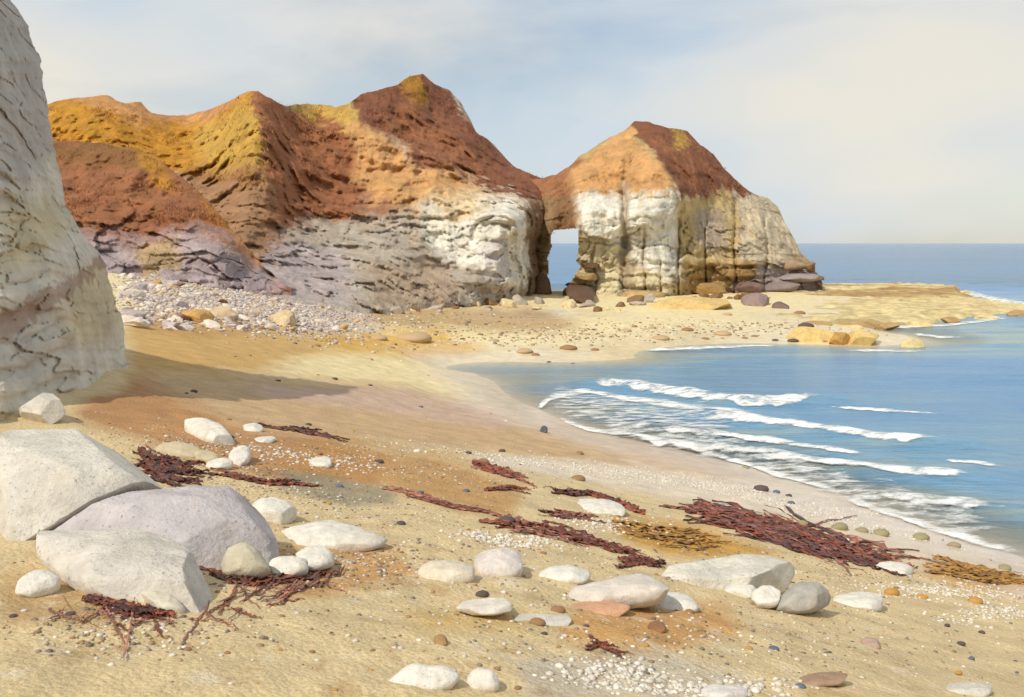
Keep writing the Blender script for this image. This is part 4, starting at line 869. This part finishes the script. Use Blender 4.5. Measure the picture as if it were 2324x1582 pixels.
clump('seaweed', 'dark seaweed packed below the round tan stone', [(430,1285),(500,1308),(560,1318),(640,1312),(740,1300),(800,1290)], 10, 20, [K, W, K], (7, 15), (70, 200))
clump('seaweed', 'thin curling red seaweed strands on sand right of white slab', [(470,1390),(520,1360),(600,1340),(700,1325),(830,1310)], 26, 24, [V_, W, V_], (3, 7), (50, 120), 1.6)
clump('seaweed', 'dark red seaweed under the low white stone at lower left', [(190,1365),(250,1376),(320,1392),(410,1398)], 12, 24, [K, W, K], (7, 15), (60, 160))
clump('seaweed', 'wispy red seaweed tips spreading over sand at lower left', [(110,1400),(220,1405),(330,1412),(450,1410),(590,1400)], 26, 22, [W, W, V_], (3, 7), (30, 80), 2.4)
clump('seaweed', 'long thin mauve seaweed line across the middle of the beach', [(860,1105),(940,1125),(1020,1148),(1120,1165),(1180,1190)], 7, 12, [V_, V_, W], (4, 9), (90, 220))
clump('seaweed', 'red seaweed band ending beside the largest white boulder', [(1090,1188),(1180,1196),(1270,1210),(1340,1235),(1420,1252),(1505,1285)], 14, 30, [V_, W, W, V_], (8, 18), (80, 200))
clump('seaweed', 'dark red seaweed knot at the end near the largest boulder', [(1400,1275),(1450,1275),(1515,1284)], 12, 12, [K, W], (8, 16), (50, 100))
clump('seaweed', 'red seaweed strip lying high above the white diamond stone', [(1075,1055),(1120,1068),(1180,1082),(1225,1108)], 9, 12, [W, V_, W], (7, 14), (60, 140))
clump('seaweed', 'short forked red seaweed left of the dark knot', [(1100,1112),(1160,1108),(1210,1118)], 7, 8, [W, V_], (6, 12), (50, 100))
clump('seaweed', 'dark red seaweed knot with tail over the white diamond stone', [(1238,1112),(1290,1118),(1340,1122),(1420,1148),(1470,1168)], 9, 18, [K, W, W], (8, 16), (60, 160))
clump('seaweed', 'mauve seaweed patch on sand left of the golden patch', [(1220,1168),(1300,1172),(1380,1185)], 7, 9, [V_, V_], (6, 12), (60, 130))
clump('seaweed', 'big heap of dark red seaweed along the tide line at right', [(1560,1158),(1660,1178),(1760,1204),(1860,1236),(1960,1262),(2100,1296)], 30, 110, [W, K, W, V_], (5, 13), (110, 330), 1.1)
clump('seaweed', 'mauve seaweed line thinning out above the big red heap', [(1500,1148),(1600,1162),(1700,1178),(1800,1190)], 10, 18, [V_, W, V_], (6, 13), (90, 220))
clump('seaweed', 'small red twig of seaweed alone on the orange sand', [(1330,1470),(1370,1468),(1410,1478),(1450,1486)], 9, 9, [W, W], (5, 9), (40, 90), 2.0)
clump('seaweed', 'dark violet seaweed line on the brown bank far from the slabs', [(580,962),(650,972),(720,984),(800,1006)], 7, 14, [K, V_], (5, 10), (70, 160))
clump('seaweed', 'golden seaweed patch behind the largest white boulder', [(1390,1200),(1480,1215),(1560,1225),(1660,1240)], 16, 30, [G, G], (5, 12), (80, 220))
clump('seaweed', 'golden seaweed strewn along the tide line at the right edge', [(2090,1280),(2180,1300),(2260,1315),(2350,1330)], 16, 32, [G, G], (5, 12), (80, 220))

# ------------------------------------------------------------------ dry grass and heather on the clay slopes (too fine to count)
def tufts(name, surf, n, hmin, hmax, keepf):
    p, c, v = SURF[surf]; nr, nc = p.shape[:2]; i = rng.integers(14, nr-1, n*3); j = rng.integers(1, nc-1, n*3)
    ok = keepf(c[i, j], p[i, j], v[i]); i = i[ok][:n]; j = j[ok][:n]; b = p[i, j]; col_ = c[i, j]; m = len(b)
    V = []; Cc = []
    for k in range(6):
        a = rng.uniform(0, 6.28, m); h = rng.uniform(hmin, hmax, m); w = h*rng.uniform(.12, .3, m); d = np.stack([np.cos(a), np.sin(a), 0*a], -1); o = b+rng.normal(0, .16, (m, 3))*np.array([1, 1, .3])
        tip = o+np.stack([rng.normal(0, .45, m)*h, rng.normal(0, .45, m)*h-.1*h, h], -1)
        V.append(np.stack([o-d*w[:, None]-[0, 0, .05], o+d*w[:, None]-[0, 0, .05], tip], 1)); Cc.append(np.repeat((col_*rng.uniform(.55, 1.25, (m, 1)))[:, None], 3, 1))
    V = np.concatenate(V).reshape(-1, 3); Cc = np.concatenate(Cc).reshape(-1, 3)
    tag(mesh(name, V, np.arange(len(V)).reshape(-1, 3), M_turf, col=Cc, smooth=False), kind='stuff')
M_turf = rock_mat('dry_turf', scale=1, bump=.1, vary=.3)
notchalk = lambda c, p, v: (c[:, 2] < c[:, 0]*.42) & (c[:, 2] < .10) & (rng.random(len(v)) < .06+.94*sstep(.0, .4, fbm(p*.35, 3)))
tufts('heather', 'headland', 4200, .06, .22, notchalk)
tufts('heather', 'headland_spur', 1100, .05, .18, notchalk)
tufts('heather', 'sea_arch', 1200, .06, .2, lambda c, p, v: notchalk(c, p, v) & (v > .55))
